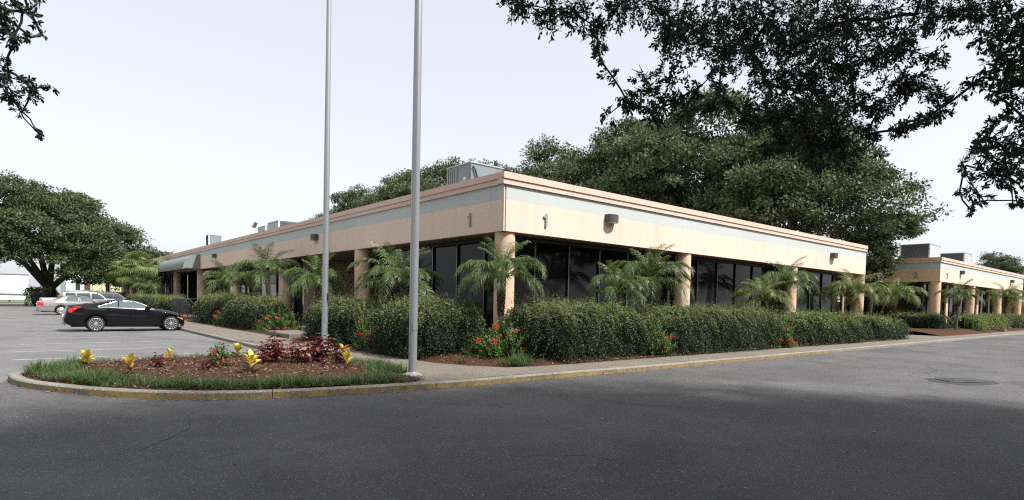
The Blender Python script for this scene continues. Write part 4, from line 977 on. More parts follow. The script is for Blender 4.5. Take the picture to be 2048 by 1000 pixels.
hedge('yellow green hedge beside the small path at block 2', 47.3, 53.0, -3.3, -1.6, 1.12, z0=.25, seed=13, dens=50, sc=1.6, mats=('hedge_y', 'hedge_y'), shoots=8)
hedge('last hedge at the right edge, in front of block 2', 54.4, 66, -3.2, -1.6, 1.12, z0=.25, seed=14, dens=40, sc=1.8, mats=('hedge', 'hedge_y'), shoots=6)
hedge('long bright yellow green hedge in front of the cream warehouse', -6.5, 3.5, 88, 90.5, 1.9, z0=0, seed=15, dens=14, sc=3.4, mats=('hedge_y', 'hedge_y'), shoots=3, group='hedges beyond the lot')
hedge('dark round bush at the foot of the huge oak', -10.9, -8.3, 69.5, 72.5, 2.3, z0=0, seed=16, dens=22, sc=2.6, shoots=2, name='bush', cat='bush', group='hedges beyond the lot')
b = MB(); b.box(46.5, 47.05, -4.05, -1.2, 0, .30); struct(b.build('path', M['walk']))

# ------------------------------------------------------------------ red flowered shrubs
def flower_mesh(mat_, seed, R=.055, n=46):
    r = np.random.default_rng(seed); d = rvec(r, n); d[:, 2] = np.abs(d[:, 2])*.9-.15; d = unit(d)
    c = d*R*.55; s_ = np.cross(d, rvec(r, n)); ax = unit(s_ + d*.5)
    return fast_mesh('flower', leaves(c+d*R*.3, ax, np.cross(ax, d), np.full(n, R*.75), np.full(n, R*.45), .0), 4, M[mat_])
FLW = [flower_mesh('red', s) for s in (1, 2, 3)]
def shrub(label, loc, rx, ry, h, nl, nf, seed, mat_='ixora', ll=.075, group='red flowered shrubs between the hedges', fl=FLW, fs=1.0, name='flowering_shrub'):
    rng = np.random.default_rng(seed); t_ = thing(name, label, 'shrub', loc, 0, group)
    n = nl//12; d = rvec(rng, n); d[:, 2] = np.abs(d[:, 2]); tip = d*np.array([rx, ry, h])*rng.uniform(.45, 1.08, (n, 1)) + [0, 0, .05]
    base = np.stack([tip[:, 0]*.25, tip[:, 1]*.25, np.zeros(n)], 1)
    st_ = MB()
    for i in range(0, n, 3): st_.tube([tuple(base[i]), tuple(base[i]*.5+tip[i]*.5+[0, 0, .06]), tuple(tip[i])], [.010, .007, .003], 4, cap=False)
    st_.build('stems', M['twig'], t_)
    K = 12; dirs = unit(tip-base*.6+[0, 0, .25]); u = np.linspace(0, 1, K)[None, :, None]
    Q = (tip - dirs*.22)[:, None] + dirs[:, None]*.24*u
    g = np.arange(K)[None, :]*2.4 + rng.uniform(0, 6, (n, 1)); s1 = unit(np.cross(dirs, [.3, .1, 1])); s2 = np.cross(dirs, s1)
    out = s1[:, None]*np.cos(g)[..., None]+s2[:, None]*np.sin(g)[..., None]
    ax = (out*.9+dirs[:, None]*.6).reshape(-1, 3); sd = np.cross(ax, np.repeat(dirs, K, 0))
    L = ll*rng.uniform(.7, 1.25, n*K)
    link('foliage', fast_mesh('shrub_foliage', leaves6(Q.reshape(-1, 3), ax, sd, L, L*.5), 6, M[mat_], None, F6), t_)['kind'] = 'stuff'
    c = np.argsort(rng.uniform(size=n)); k = 0
    for i in c:
        if k >= nf: break
        if d[i][0]*(-.64)+d[i][1]*(-.77) < .1: continue      # blooms only on the side towards the camera
        link('flower', fl[k % len(fl)], t_, tuple(tip[i]*1.04), (rng.uniform(-.4, .4), rng.uniform(-.4, .4), rng.uniform(0, 6)), fs*rng.uniform(.6, 1.25)); k += 1
    return t_
shrub('red flowered shrub around the foot of the corner palm', (-1.75, -2.35, .15), 1.15, .95, .85, 3600, 13, 41)
shrub('red flowered shrub between the first and second hedge on the sunlit side', (2.95, -3.6, .15), .62, .55, 1.1, 3000, 14, 42)
shrub('narrow red flowered shrub between the second and third hedge on the sunlit side', (10.75, -3.75, .15), .58, .5, .95, 1800, 14, 43)
shrub('red flowered shrub at the far end of the hedges of block 1', (24.5, -3.3, .15), .6, .6, .8, 900, 5, 44)
shrub('red flowered shrub in the shade between the two poles', (-3.45, 1.95, .15), .6, .55, .95, 1700, 11, 45)
shrub('wide red flowered shrub behind the concrete steps', (-2.9, 11.4, .15), 1.0, 1.3, .95, 2200, 12, 46)
shrub('small red flowered shrub between the steps and the dark hedge', (-3.2, 6.6, .15), .5, .55, .75, 900, 7, 47)
shrub('low red flowered plant between the two rounded hedges near the handrail', (-3.75, 18.0, .15), .35, .4, .7, 500, 6, 48)
shrub('small low shrub at the foot of the palm by the corner column of block 2', (41.9, -3.4, .28), .6, .5, .5, 500, 3, 49)

# ------------------------------------------------------------------ palms
def frond_mesh(seed, L=1.15, up=.9, curl=1.5, ln=.30, mat_='palm', K=46):
    """one feather frond from the origin along +x: it rises, then arches over"""
    r = np.random.default_rng(seed); u = np.linspace(0, 1, 15); ang = up - curl*u**1.25; dx = np.cos(ang)*L/14; dz_ = np.sin(ang)*L/14
    X = np.concatenate([[0], np.cumsum(dx[:-1])]); Z = np.concatenate([[0], np.cumsum(dz_[:-1])]); side = r.uniform(-.06, .06)*u**2*L
    tb_ = MB(); tb_.tube([(X[i], side[i], Z[i]) for i in range(0, 15, 2)], [.012*(1-.8*u[i])+.001 for i in range(0, 15, 2)], 4, cap=False)
    t_ = np.linspace(.12, 1, K); px_ = np.interp(t_, u, X); pz = np.interp(t_, u, Z); py_ = np.interp(t_, u, side); an = np.interp(t_, u, ang)
    V = []
    for s in (1, -1):
        c = np.stack([px_, py_, pz], 1); tan = np.stack([np.cos(an), np.zeros(K), np.sin(an)], 1); nrm = np.stack([-np.sin(an), np.zeros(K), np.cos(an)], 1)
        lf = ln*np.sin(PI*(.10+.80*t_**.9))**.6*r.uniform(.85, 1.1, K)
        d = unit(tan*(.55+.5*t_[:, None]) + np.array([0, s, 0])*.95 + nrm*.30 + r.normal(0, .17, (K, 3)))
        wv = tan*.0062; dr_ = np.array([0, 0, -1.])*lf[:, None]
        m1 = c + d*lf[:, None]*.5 + dr_*.09; e1 = c + d*lf[:, None]*.96 + dr_*.55
        V.append(np.stack([c-wv*.8, c+wv*.8, m1+wv, e1, m1-wv], 1))
    V = np.concatenate(V).reshape(-1, 3); n5 = len(V)//5
    tb_.v += [tuple(v) for v in V]; k0 = len(tb_.v)-len(V)
    for i in range(n5): tb_.f.append((k0+i*5, k0+i*5+1, k0+i*5+2, k0+i*5+3, k0+i*5+4)); tb_.mi.append(0)
    return tb_.mesh('frond', M[mat_])
FR = {'up': [frond_mesh(i, 1.12, 1.40, 1.15, .30) for i in (1, 2)], 'mid': [frond_mesh(i, 1.35, 1.0, 2.05, .36) for i in (3, 4, 5)], 'low': [frond_mesh(i, 1.3, .5, 2.0, .36) for i in (6, 7)], 'dry': [frond_mesh(8, 1.0, 1.3, 1.0, .26, 'palm_y')], 'dead': [frond_mesh(9, .9, -.7, .8, .22, 'palm_y')]}
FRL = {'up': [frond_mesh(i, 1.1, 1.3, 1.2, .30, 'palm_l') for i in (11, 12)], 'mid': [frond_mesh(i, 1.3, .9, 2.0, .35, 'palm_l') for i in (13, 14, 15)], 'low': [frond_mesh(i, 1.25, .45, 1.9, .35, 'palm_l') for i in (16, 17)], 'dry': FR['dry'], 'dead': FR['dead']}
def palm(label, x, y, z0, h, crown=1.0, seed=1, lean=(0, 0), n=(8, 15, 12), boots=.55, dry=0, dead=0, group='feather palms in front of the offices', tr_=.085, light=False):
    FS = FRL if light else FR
    r = random.Random(seed); t_ = thing('date_palm', label, 'palm', (x, y, z0), 0, group)
    top = Vector((lean[0], lean[1], h)); m_ = Vector((lean[0]*.35, lean[1]*.35, h*.5))
    b = MB(); hb = h*boots; pts = [Vector((0, 0, -.1)), m_*.6, m_, m_.lerp(top, .6), top]
    b.tube(pts, [tr_*1.0, tr_*.8, tr_*.85, tr_*1.0, tr_*1.05], 10); b.build('trunk', M['ptrunk'], t_, True)
    b = MB(); K = int(70*boots/.55)
    for k in range(K):          # rough old leaf bases
        u = 1-boots + boots*k/K; c = (m_*2*u if u < .5 else m_.lerp(top, (u-.5)*2)); g = k*2.4; rr = tr_*(1.0+.45*min(1, (u-(1-boots))*4)); d = Vector((math.cos(g), math.sin(g), 0)); s_ = Vector((-d.y, d.x, 0))*.045
        p = c + d*rr*.6; b.add([p-s_, p+s_, p+d*.06+s_*.6+Vector((0, 0, .10)), p+d*.06-s_*.6+Vector((0, 0, .10)), p-s_*.8+Vector((0, 0, .09)), p+s_*.8+Vector((0, 0, .09))], [(0, 1, 2, 3), (4, 3, 2, 5), (0, 3, 4), (1, 5, 2)])
    b.tube([m_.lerp(top, .0 if boots > .5 else .4), m_.lerp(top, .5), top, top+Vector((0, 0, .12))], [tr_*.95, tr_*1.4, tr_*1.5, tr_*.8], 9); b.build('old_leaf_bases', M['boots'], t_)
    g = r.uniform(0, 6)
    for kind, cnt, zo in (('up', n[0], .10), ('mid', n[1], .04), ('low', n[2], -.03), ('dry', dry, .1), ('dead', dead, -.05)):
        for k in range(max(cnt and 1, int(cnt*.82))):
            g += 2.4+r.uniform(-.35, .35); me = FS[kind][r.randrange(len(FS[kind]))]
            link('frond', me, t_, tuple(top+Vector((math.cos(g)*.05, math.sin(g)*.05, zo+r.uniform(-.03, .03)))), (r.uniform(-.18, .18), r.uniform(-.15, .15), g), crown*r.uniform(.80, 1.15))
    return t_
palm('feather palm with a shaggy brown trunk in front of the corner column', -1.45, -1.75, .15, 2.15, 1.04, 1, (.10, .12), boots=.52)
palm('smaller feather palm left of the pair over the first hedge on the sunlit side', 3.8, -1.5, .15, 1.85, .92, 2, (-.1, 0), boots=.8)
palm('tall feather palm with pale dry fronds, over the first two sunlit hedges', 5.35, -1.35, .15, 2.25, 1.25, 3, (.25, .0), (9, 18, 13), boots=.8, dry=1, dead=2)
palm('short light green palm in front of the second sunlit column', 13.7, -1.45, .15, 1.75, 1.12, 4, (0, 0), (12, 16, 8), boots=.8, light=True)
palm('taller palm right behind the short light green one, against the second sunlit column', 16.3, -1.0, .15, 2.55, 1.25, 5, (.3, 0), (8, 17, 13), boots=.8, dead=3)
palm('palm with a leaning trunk in front of the last column of block 1', 24.0, -1.3, .15, 2.35, 1.38, 6, (.6, .1), (8, 17, 13), boots=.8, dead=3, light=True)
palm('palm with hanging fronds in the gap between the two blocks', 30.4, -1.5, .15, 2.3, 1.38, 7, (-.35, 0), (7, 15, 14), boots=.8, dead=2, light=True)
palm('slim palm in front of the corner column of block 2', 38.8, -2.75, .3, 2.35, 1.12, 8, (.35, 0), (7, 15, 11), boots=.3)
palm('palm in front of the right part of block 2', 53.6, -2.8, .3, 2.6, 1.5, 9, (0, 0), (8, 16, 11), boots=.4, light=True)
palm('broad feather palm in the shade between the thicker pole and the first shaded column', -1.55, 3.75, .15, 2.0, 1.3, 10, (-.15, -.2), (9, 18, 13), boots=.8)
palm('feather palm in the shade behind the thinner pole', -1.5, 10.9, .15, 2.05, 1.25, 11, (.1, .25), (8, 17, 13), boots=.8)
palm('tallest feather palm on the shaded side, by the second shaded column', -1.65, 16.9, .15, 2.6, 1.5, 12, (-.1, .1), (10, 18, 12), boots=.6)
palm('feather palm right of the awning, over the rounded hedge', -1.6, 25.3, .15, 2.2, 1.5, 13, (0, 0), (9, 18, 13), boots=.7)
palm('small feather palm under the awning end, left of the entrance columns', -2.4, 48.5, .15, 1.75, 1.35, 14, (0, 0), (7, 13, 10), boots=.6)

def fan_mesh(seed):
    r = np.random.default_rng(seed); b = MB(); b.tube([(0, 0, 0), (.35, 0, .22), (.75, 0, .32)], [.018, .014, .011], 5, cap=False)
    K = 27; a = np.linspace(-1.9, 1.9, K)
    for k in range(K):
        L = .85*(1-.12*abs(a[k]))*r.uniform(.92, 1.05); w_ = .036; c, s = math.cos(a[k]), math.sin(a[k])
        def pt(q, off, dz_): return (.75+c*L*q - s*off, s*L*q + c*off, .32 + .10*q - dz_)
        zz = .012*(-1)**k
        b.add([(.75, 0, .32), pt(.55, w_, .03-zz), pt(.55, -w_, .03+zz), pt(.82, w_*.55, .16), pt(.82, -w_*.55, .16), pt(1.0, 0, .42+r.uniform(-.05, .1))], [(0, 2, 1), (1, 2, 4, 3), (3, 4, 5)])
    return b.mesh('fan_leaf', M['fan'])
FAN = [fan_mesh(i) for i in (1, 2, 3)]
def fanpalm(label, x, y, h, seed, sc):
    r = random.Random(seed); t_ = thing('fan_palm', label, 'palm', (x, y, .1), 0, 'fan palms beyond the awning')
    b = MB(); b.tube([(0, 0, -.1), (.03, 0, h*.5), (0, 0, h)], [.20, .16, .17], 10); b.build('trunk', M['ptrunk'], t_, True); g = 0
    for k in range(34):
        g += 2.4; e = r.uniform(-1, .95); link('fan_leaf', FAN[k % 3], t_, (0, 0, h+r.uniform(-.15, .15)), (r.uniform(-.2, .2), -e*.95+.25, g), sc*r.uniform(.85, 1.15))
fanpalm('bright fan palm further left, its crown against the huge oak', -2.3, 64.0, 3.9, 3, 1.38)
fanpalm('bright fan palm touching the left end of the awning', -2.1, 52.8, 4.1, 6, 1.40)

# ------------------------------------------------------------------ island planting
bl_, bd_, bw_ = [], [], []
rg = np.random.default_rng(77)
for (i, j), d in ok.items():
    x, y = xs[i], ys[j]
    if x > -4.9: continue
    if x < -10.6 and y < 1.0: lim, hh = 1.0, 1.0
    elif y > .6 and x < -7.0: lim, hh = .42, .62
    elif x > -6.5 and y > -2.9 and y < -.9: lim, hh = .66, .85
    elif x > -6.9 and y <= -2.9: lim, hh = .85, 1.0
    elif y < 0: lim, hh = .56, 1.0
    else: continue
    if d > lim or d < .03 or rg.uniform() < .12 or math.hypot(x+5.5, y+4.02) < .40 or (x > -6.15 and y < -3.7): continue
    m_ = .5+.5*math.sin(x*2.3+y*1.1)*math.sin(y*2.9-x); h_ = hh*(.56+.36*m_)*rg.uniform(.8, 1.15); n_ = int(15+9*m_)
    cx_, cy_ = x+rg.uniform(0, st), y+rg.uniform(0, st)
    for _ in range(n_):
        a = rg.uniform(0, 2*PI); r0 = rg.uniform(0, .035); bl_.append((cx_+math.cos(a)*r0, cy_+math.sin(a)*r0, .11)); bd_.append(a+rg.normal(0, .4)); bw_.append(h_)
def grass_mesh(base, hs, seed, ang=None, lmin=.16, lmax=.42, w=.0042):
    r = np.random.default_rng(seed); n = len(base); B0 = np.array(base, float); a = r.uniform(0, 2*PI, n) if ang is None else np.array(ang); L = r.uniform(lmin, lmax, n)*np.array(hs)
    out = np.stack([np.cos(a), np.sin(a), np.zeros(n)], 1); th = r.uniform(1.05, 1.5, n); cu = r.uniform(.5, 2.1, n)
    sd = np.stack([-np.sin(a), np.cos(a), np.zeros(n)], 1)*w*r.uniform(.7, 1.5, n)[:, None]
    pts = [B0]
    for k in range(3):
        t_ = th - cu*(k+.6)/3; pts.append(pts[-1] + (out*np.cos(t_)[:, None] + np.array([0, 0, 1.])*np.sin(t_)[:, None])*(L/3)[:, None])
    V = np.stack([pts[0]-sd, pts[0]+sd, pts[1]+sd, pts[1]-sd, pts[2]+sd*.8, pts[2]-sd*.8, pts[3]+sd*.12, pts[3]-sd*.12], 1)
    return fast_mesh('grass', V, 8, M['grass'], None, [(0, 1, 2, 3), (3, 2, 4, 5), (5, 4, 6, 7)])
g = link('border_grass', grass_mesh(bl_, bw_, 5, bd_)); tag(g, 'dark green tufted grass edging the planted island', 'grass', kind='stuff')
def tuft(label, x, y, z, R, n, hs, seed):
    r = np.random.default_rng(seed); q = r.normal(0, R*.5, (n, 2)); t_ = thing('grass_tuft', label, 'grass tuft', (x, y, z)); g_ = link('blades', grass_mesh([(a, c, 0) for a, c in q], np.full(n, hs), seed), t_); g_['kind'] = 'stuff'
tuft('round tuft of grass at the foot of the red flowered corner shrub', -2.2, -3.45, .13, .34, 480, .95, 3)
tuft('small tuft of grass left of the round tuft by the corner shrub', -2.75, -3.45, .12, .14, 90, .6, 4)
tuft('tiny tuft of grass at the walk edge under the shaded hedge corner', -3.2, -2.45, .11, .13, 80, .6, 5)

def leaf_one(name, m_, w_=.42, fold=.18, droop=.15): return fast_mesh(name, leaves6(np.zeros((1, 3)), np.array([[1., 0, 0]]), np.array([[0, 1., 0]]), [1.], [w_], fold, droop), 6, M[m_], None, F6)
CRO = [leaf_one('leaf', 'croton', .50), leaf_one('leaf', 'croton', .42, .25), leaf_one('leaf', 'croton_dark', .46)]
def croton(label, x, y, h, seed, dark=3, n=13, tight=1.0):
    r = random.Random(seed); z = isl_z(x, y, 1.0); t_ = thing('croton_plant', label, 'plant', (x, y, z), 0, 'yellow leaved plants in the island bed')
    b = MB(); b.tube([(0, 0, -.03), (.01, 0, h*.3)], [.012, .008], 6); b.build('stem', M['twig'], t_); g = r.uniform(0, 6)
    for k in range(n+6):
        g += 2.4; low = k < dark; e = r.uniform(.2, .7) if low else r.uniform(.65, 1.45); L = h*(r.uniform(.45, .6) if low else r.uniform(.42, .58))
        l = link('leaf', CRO[2 if low else r.randrange(2)], t_, (0, 0, h*(.12 if low else .16+.34*k/n)), (r.uniform(-.5, .5), -e, g), L)
    return t_
croton('yellow leaved plant with wide leaves at the left end of the island', -10.5, -.62, .36, 1, 4, 15)
croton('yellow veined plant second from the left in the island', -9.97, -1.95, .33, 2, 3, 12)
croton('small yellow leaved plant touching the dark red one in the island', -9.1, -.42, .27, 3, 2, 10)
croton('yellow leaved plant at the back of the island, beside the magenta flowers', -7.72, -.10, .34, 4, 3, 11)
croton('yellow leaved plant at the front of the island, left of the burgundy group', -8.25, -3.0, .40, 5, 6, 14)
croton('yellow topped plant with dark lower leaves right of the burgundy group', -5.95, -1.75, .40, 6, 9, 11)
croton('yellow leaved plant at the front right of the island, closest to the thicker pole', -6.42, -3.02, .35, 7, 3, 11)

COL_ = [leaf_one('leaf', 'coleus', .52, .1, .45), leaf_one('leaf', 'coleus', .46, .16, .6), leaf_one('leaf', 'coleus_tip', .5, .1, .5)]
def coleus(label, x, y, h, R, stems, seed, ll=.13, tip=.33, group='burgundy leaved plants in the island bed'):
    r = random.Random(seed); z = isl_z(x, y, 1.0); t_ = thing('coleus_plant', label, 'plant', (x, y, z), 0, group); b = MB(); put = []
    for s in range(stems):
        a = r.uniform(0, 6.28); q = R*math.sqrt(r.uniform(0, 1)); hh = h*r.uniform(.55, 1.0)*(1-.35*q/R if R > 0 else 1); tx, ty = math.cos(a)*q, math.sin(a)*q
        b.tube([(tx*.3, ty*.3, -.03), (tx*.8, ty*.8, hh*.5), (tx, ty, hh)], [.007, .006, .004], 5, cap=False); g = r.uniform(0, 6)
        lv = max(3, int(hh/.085))
        for k in range(lv):
            u = 1-k/lv*.85; g += 1.57
            for m_ in (0, PI): put.append((tx*(.3+.7*u), ty*(.3+.7*u), hh*u, g+m_, -(.75 if k == 0 else .25-.25*k/lv), ll*r.uniform(.75, 1.1)*(.7 if k == 0 else 1)))
    b.build('stems', M['twig'], t_); put = put[:300]
    for (px_, py_, pz, g, e, L) in put:
        link('leaf', COL_[2 if r.random() < tip else r.randrange(2)], t_, (px_, py_, pz), (r.uniform(-.3, .3), e, g), L)
coleus('tall burgundy leaved plant at the left of the burgundy group, in front of the walk', -7.25, -1.25, .74, .30, 15, 1, ll=.14, tip=.12)
coleus('burgundy plant with tan edged leaves in the middle of the burgundy group', -6.98, -1.75, .66, .36, 16, 2, ll=.14, tip=.42)
coleus('broadest burgundy plant with tan edged leaves, in front of the thinner pole', -6.45, -1.55, .74, .40, 20, 3, ll=.14, tip=.42)
coleus('open burgundy plant right of the thinner pole in the island', -6.12, -2.12, .46, .26, 9, 4, ll=.14, tip=.18)
coleus('small dark burgundy plant left of the burgundy group, above the yellow one', -7.72, -1.55, .50, .22, 9, 5, tip=.1)
coleus('dark red plant touching the small yellow one in the left half of the island', -9.42, -1.05, .36, .13, 6, 6, .10, .05)
coleus('low dark red plant in front of the magenta flowers', -8.78, -2.05, .24, .2, 8, 7, .075, .02)
coleus('low dark red plant in front of the open burgundy plant', -6.6, -2.55, .2, .2, 7, 8, .09, .05)
PNK = [flower_mesh('pink', s, .045, 30) for s in (11, 12)]
shrub('magenta flowered plant in the middle of the island', (-8.42, -1.5, .22), .24, .24, .42, 700, 15, 60, ll=.06, group=None, fl=PNK, fs=.8, name='flowering_plant')

# ------------------------------------------------------------------ vehicles
def interp(prof, x): return float(np.interp(x, [p[0] for p in prof], [p[1] for p in prof]))
class Car:
    def __init__(s, name, label, cat, loc, spec, group=None):
        s.t = thing(name, label, cat, loc, 0, group); s.sp = spec
    def ring(s, x, arch=True):
        p = s.sp; w_ = interp(p['w'], x); wr = interp(p['wr'], x); zb = interp(p['bot'], x); zs = interp(p['belt'], x); zt = max(interp(p['top'], x), zs+.02)
        if arch:
            for xc in (0, p['wb']):
                R = p['arch']; d = abs(x-xc)
                if d < R: zb = max(zb, p['r'] + math.sqrt(R*R-d*d))
        zb = min(zb, zs-.06)
        h = zs-zb; e = min(.05, (zt-zs)*.3)
        R_ = [(w_*.945, zb), (w_*.975, zb+h*.10), (w_*.995, zb+h*.34), (w_, zb+h*.58), (w_*.99, zb+h*.82), (w_*.962, zs-.004), (w_*.942, zs+.004)]
        for k in range(1, 6):
            q = k/5; R_.append((w_*.935*(1-q)+wr*q + .02*math.sin(PI*q)*(1 if zt-zs > .2 else 0), zs+(zt-e-zs)*q))
        R_ += [(wr*.80, zt-e*.28), (wr*.42, zt-e*.06), (0, zt)]
        return R_
    def y(s, x, z):
        r_ = s.ring(x, False)[:12]; return float(np.interp(z, [q[1] for q in r_], [q[0] for q in r_]))
    def body(s, m, x0, x1):
        p = s.sp; X = set(np.round(np.arange(x0, x1+.001, .05), 4)) | {x1}
        for xc in (0, p['wb']):
            for a in np.linspace(0, PI, 25): X.add(round(xc+p['arch']*math.cos(a), 4))
        X = sorted(X); b = MB(); rows = [s.ring(x) for x in X]; n = len(rows[0])
        L = [[(x, -q[0], q[1]) for q in r_] + [(x, q[0], q[1]) for q in r_[-2::-1]] for x, r_ in zip(X, rows)]
        b.grid(L, flip=True); k = 2*n-1
        b.f.append(tuple(range(k))[::-1]); b.mi.append(0); b.f.append(tuple((len(L)-1)*k+i for i in range(k))); b.mi.append(0)
        s.b = b.build('body', M[m], s.t, True)
        u = MB(); wm = interp(p['w'], p['wb']/2); u.box(x0+.25, x1-.25, -wm+.24, wm-.24, .20, .72); u.build('underbody', M['seam'], s.t)
        return s.b
    def patch(s, name, m, lo, hi, sides=(-1, 1), n=16, off=.006, parent=None, rows=4):
        for sd in sides:
            x0, x1 = lo[0][0], lo[-1][0]; P = []
            for i in range(n+1):
                x = x0+(x1-x0)*i/n; za, zb = interp(lo, x), interp(hi, x); P.append([(x, sd*(s.y(x, za+(zb-za)*k/rows)+off), za+(zb-za)*k/rows) for k in range(rows+1)])
            b = MB(); b.grid(P, flip=(sd > 0)); o = b.build(name, M[m], parent or s.t, True)
        return o
    def line(s, name, m, pts, r, sides=(-1, 1), off=.008, parent=None):
        for sd in sides:
            b = MB(); b.tube([(x, sd*(s.y(x, z)+off), z) for x, z in pts], r, 5); b.build(name, M[m], parent or s.t)
    def topglass(s, name, m, xa, xb, q=.86, n=8):
        P = []
        for i in range(n+1):
            x = xa+(xb-xa)*i/n; r_ = s.ring(x, False)[11:]; ys = [a for a, _ in r_][::-1]; zs = [c for _, c in r_][::-1]; row = []
            for k in range(-4, 5):
                yy = ys[-1]*q*k/4; row.append((x, yy, float(np.interp(abs(yy), ys, zs))+.008))
            P.append(row)
        b = MB(); b.grid(P, flip=True); return b.build(name, M[m], s.t, True)
    def wheels(s, r, rim_r, style, width=.21):
        p = s.sp; wm = interp(p['w'], 0)
        for xc in (0, p['wb']):
            for sd in (-1, 1):
                yo = sd*(wm-.02); q = MB()
                prof = [(rim_r, 0), (rim_r+.012, .0), (r-.035, -.008), (r-.012, .018), (r, .05), (r, width-.05), (r-.02, width), (rim_r, width)]
                q.lathe([(a, -sd*h) if sd < 0 else (a, -h) for a, h in prof] if False else [(a, h if sd < 0 else -h) for a, h in prof], (0, 0, 0), 'Y', 32)
                w_ = q.build('wheel', M['tyre'], s.t, True); w_.location = (xc, yo, r)
                f = -1 if sd < 0 else 1
                b = MB(); b.lathe([(rim_r+.004, 0), (rim_r-.012, f*.004), (rim_r-.03, -f*.03), (rim_r-.035, -f*.09)], (0, 0, 0), 'Y', 32)
                b.lathe([(rim_r*.98, -f*.10), (.001, -f*.10)], (0, 0, 0), 'Y', 24, 1)
                if style == 'spoke':
                    for k in range(14):
                        a = 2*PI*k/14; c, s_ = math.cos(a), math.sin(a); wd = .016
                        for dd in (0,):
                            p0 = [(.05, .006, -.012), (.05, -.006, -.012), (rim_r-.015, -wd*1.25, -.004), (rim_r-.015, wd*1.25, -.004), (.05, .006, -.05), (.05, -.006, -.05), (rim_r-.015, -wd*1.25, -.05), (rim_r-.015, wd*1.25, -.05)]
                            b.add([(x_*c-y_*s_, f*z_ , x_*s_+y_*c) for x_, y_, z_ in p0], [(0, 1, 2, 3), (4, 7, 6, 5), (0, 3, 7, 4), (1, 5, 6, 2)])
                    b.lathe([(.075, -f*.03), (.07, f*.002), (.03, f*.012), (.001, f*.014)], (0, 0, 0), 'Y', 16)
                else:
                    b.lathe([(rim_r-.02, -f*.01), (rim_r*.72, f*.012), (rim_r*.6, -f*.012), (rim_r*.42, f*.02), (.001, f*.035)], (0, 0, 0), 'Y', 24)
                b.build('rim', [M['rim'], M['seam']], w_, True)
    def seam(s, pts, sides=(-1, 1)): s.line('door_seam', 'seam', pts, .006, sides, .001)

G = dict(r=.325, arch=.385, wb=2.76,
    top=[(-1.06, .62), (-1.02, .80), (-.95, 1.02), (-.86, 1.10), (-.4, 1.15), (0, 1.215), (.5, 1.325), (.98, 1.372), (1.35, 1.345), (1.7, 1.24), (2.2, .985), (2.4, .955), (2.8, .885), (3.1, .79), (3.28, .66), (3.36, .50)],
    belt=[(-1.06, .56), (-1.0, .74), (-.92, .96), (-.84, 1.02), (0, 1.0), (.4, .985), (2.1, .915), (2.6, .85), (3.1, .70), (3.28, .56), (3.36, .42)],
    bot=[(-1.06, .42), (-.95, .30), (-.6, .24), (.5, .20), (2.3, .18), (3.1, .17), (3.3, .2), (3.36, .26)],
    w=[(-1.06, .62), (-1.0, .74), (-.8, .85), (-.3, .89), (1.5, .895), (2.8, .885), (3.1, .82), (3.28, .68), (3.36, .50)],
    wr=[(-1.06, .55), (-.8, .70), (-.3, .66), (.3, .57), (1.3, .58), (2.2, .70), (2.8, .68), (3.2, .55), (3.36, .42)])
c = Car('parked_car', 'black two door coupe parked nose in to the walk', 'car', (-9.04, 16.70, .004), G, 'cars in the parking lot')
c.body('black', -1.06, 3.36)
lo = [(.10, 1.035), (.30, 1.03), (1.0, 1.0), (2.10, .945)]; hi = [(.10, 1.05), (.40, 1.165), (.75, 1.275), (1.10, 1.30), (1.40, 1.275), (1.72, 1.155), (2.10, .95)]
c.patch('side_window', 'cglass2', lo, hi, n=26, off=.004)
c.line('chrome_trim', 'chrome', [(x, interp(hi, x)+.012) for x in np.linspace(.08, 2.12, 26)], .009)
c.line('chrome_trim', 'chrome', [(x, interp(lo, x)-.006) for x in np.linspace(.08, 2.14, 16)], .007)
c.line('pillar', 'black', [(.78, 1.02), (.80, 1.15), (.83, 1.285)], .022)
c.topglass('windscreen', 'cglass', 1.50, 2.14); c.topglass('rear_window', 'cglass', -.42, .42)
c.patch('tail_light', 'tail', [(-.92, .80), (-.80, .80), (-.62, .98), (-.50, 1.03)], [(-.92, .94), (-.80, 1.035), (-.62, 1.055), (-.50, 1.045)], n=8)
c.patch('headlight', 'amber', [(3.02, .60), (3.26, .47)], [(3.02, .70), (3.26, .56)], n=6)
c.seam([(.72, 1.0), (.60, .80), (.62, .5), (.70, .25)]); c.seam([(2.12, .92), (2.16, .7), (2.10, .4), (2.05, .22)])
c.seam([(-.88, 1.0), (-.84, .70), (-.75, .45), (-.42, .42)]); c.seam([(.72, .235), (1.4, .225), (2.05, .22)])
c.line('door_handle', 'seam', [(.50, .94), (.52, .90), (.56, .86)], .022)
for sd in (-1, 1):
    b = MB(); b.box(1.78, 1.98, sd*.90-.09, sd*.90+.09, .98, 1.10); o = b.build('mirror', M['black'], c.t, bevel=.03)
b = MB(); b.box(-1.10, -.98, -.26, .26, .60, .72); b.build('number_plate', M['white'], c.t)
b = MB(); b.tube([(-1.0, .45, .31), (-1.09, .45, .30)], .04, 8); b.tube([(-1.0, -.45, .31), (-1.09, -.45, .30)], .04, 8); b.build('exhaust', M['chrome'], c.t)
b = MB(); b.box(3.30, 3.375, -.30, .30, .30, .52); b.build('grille', M['chrome'], c.t, bevel=.02)
c.wheels(.325, .245, 'spoke')

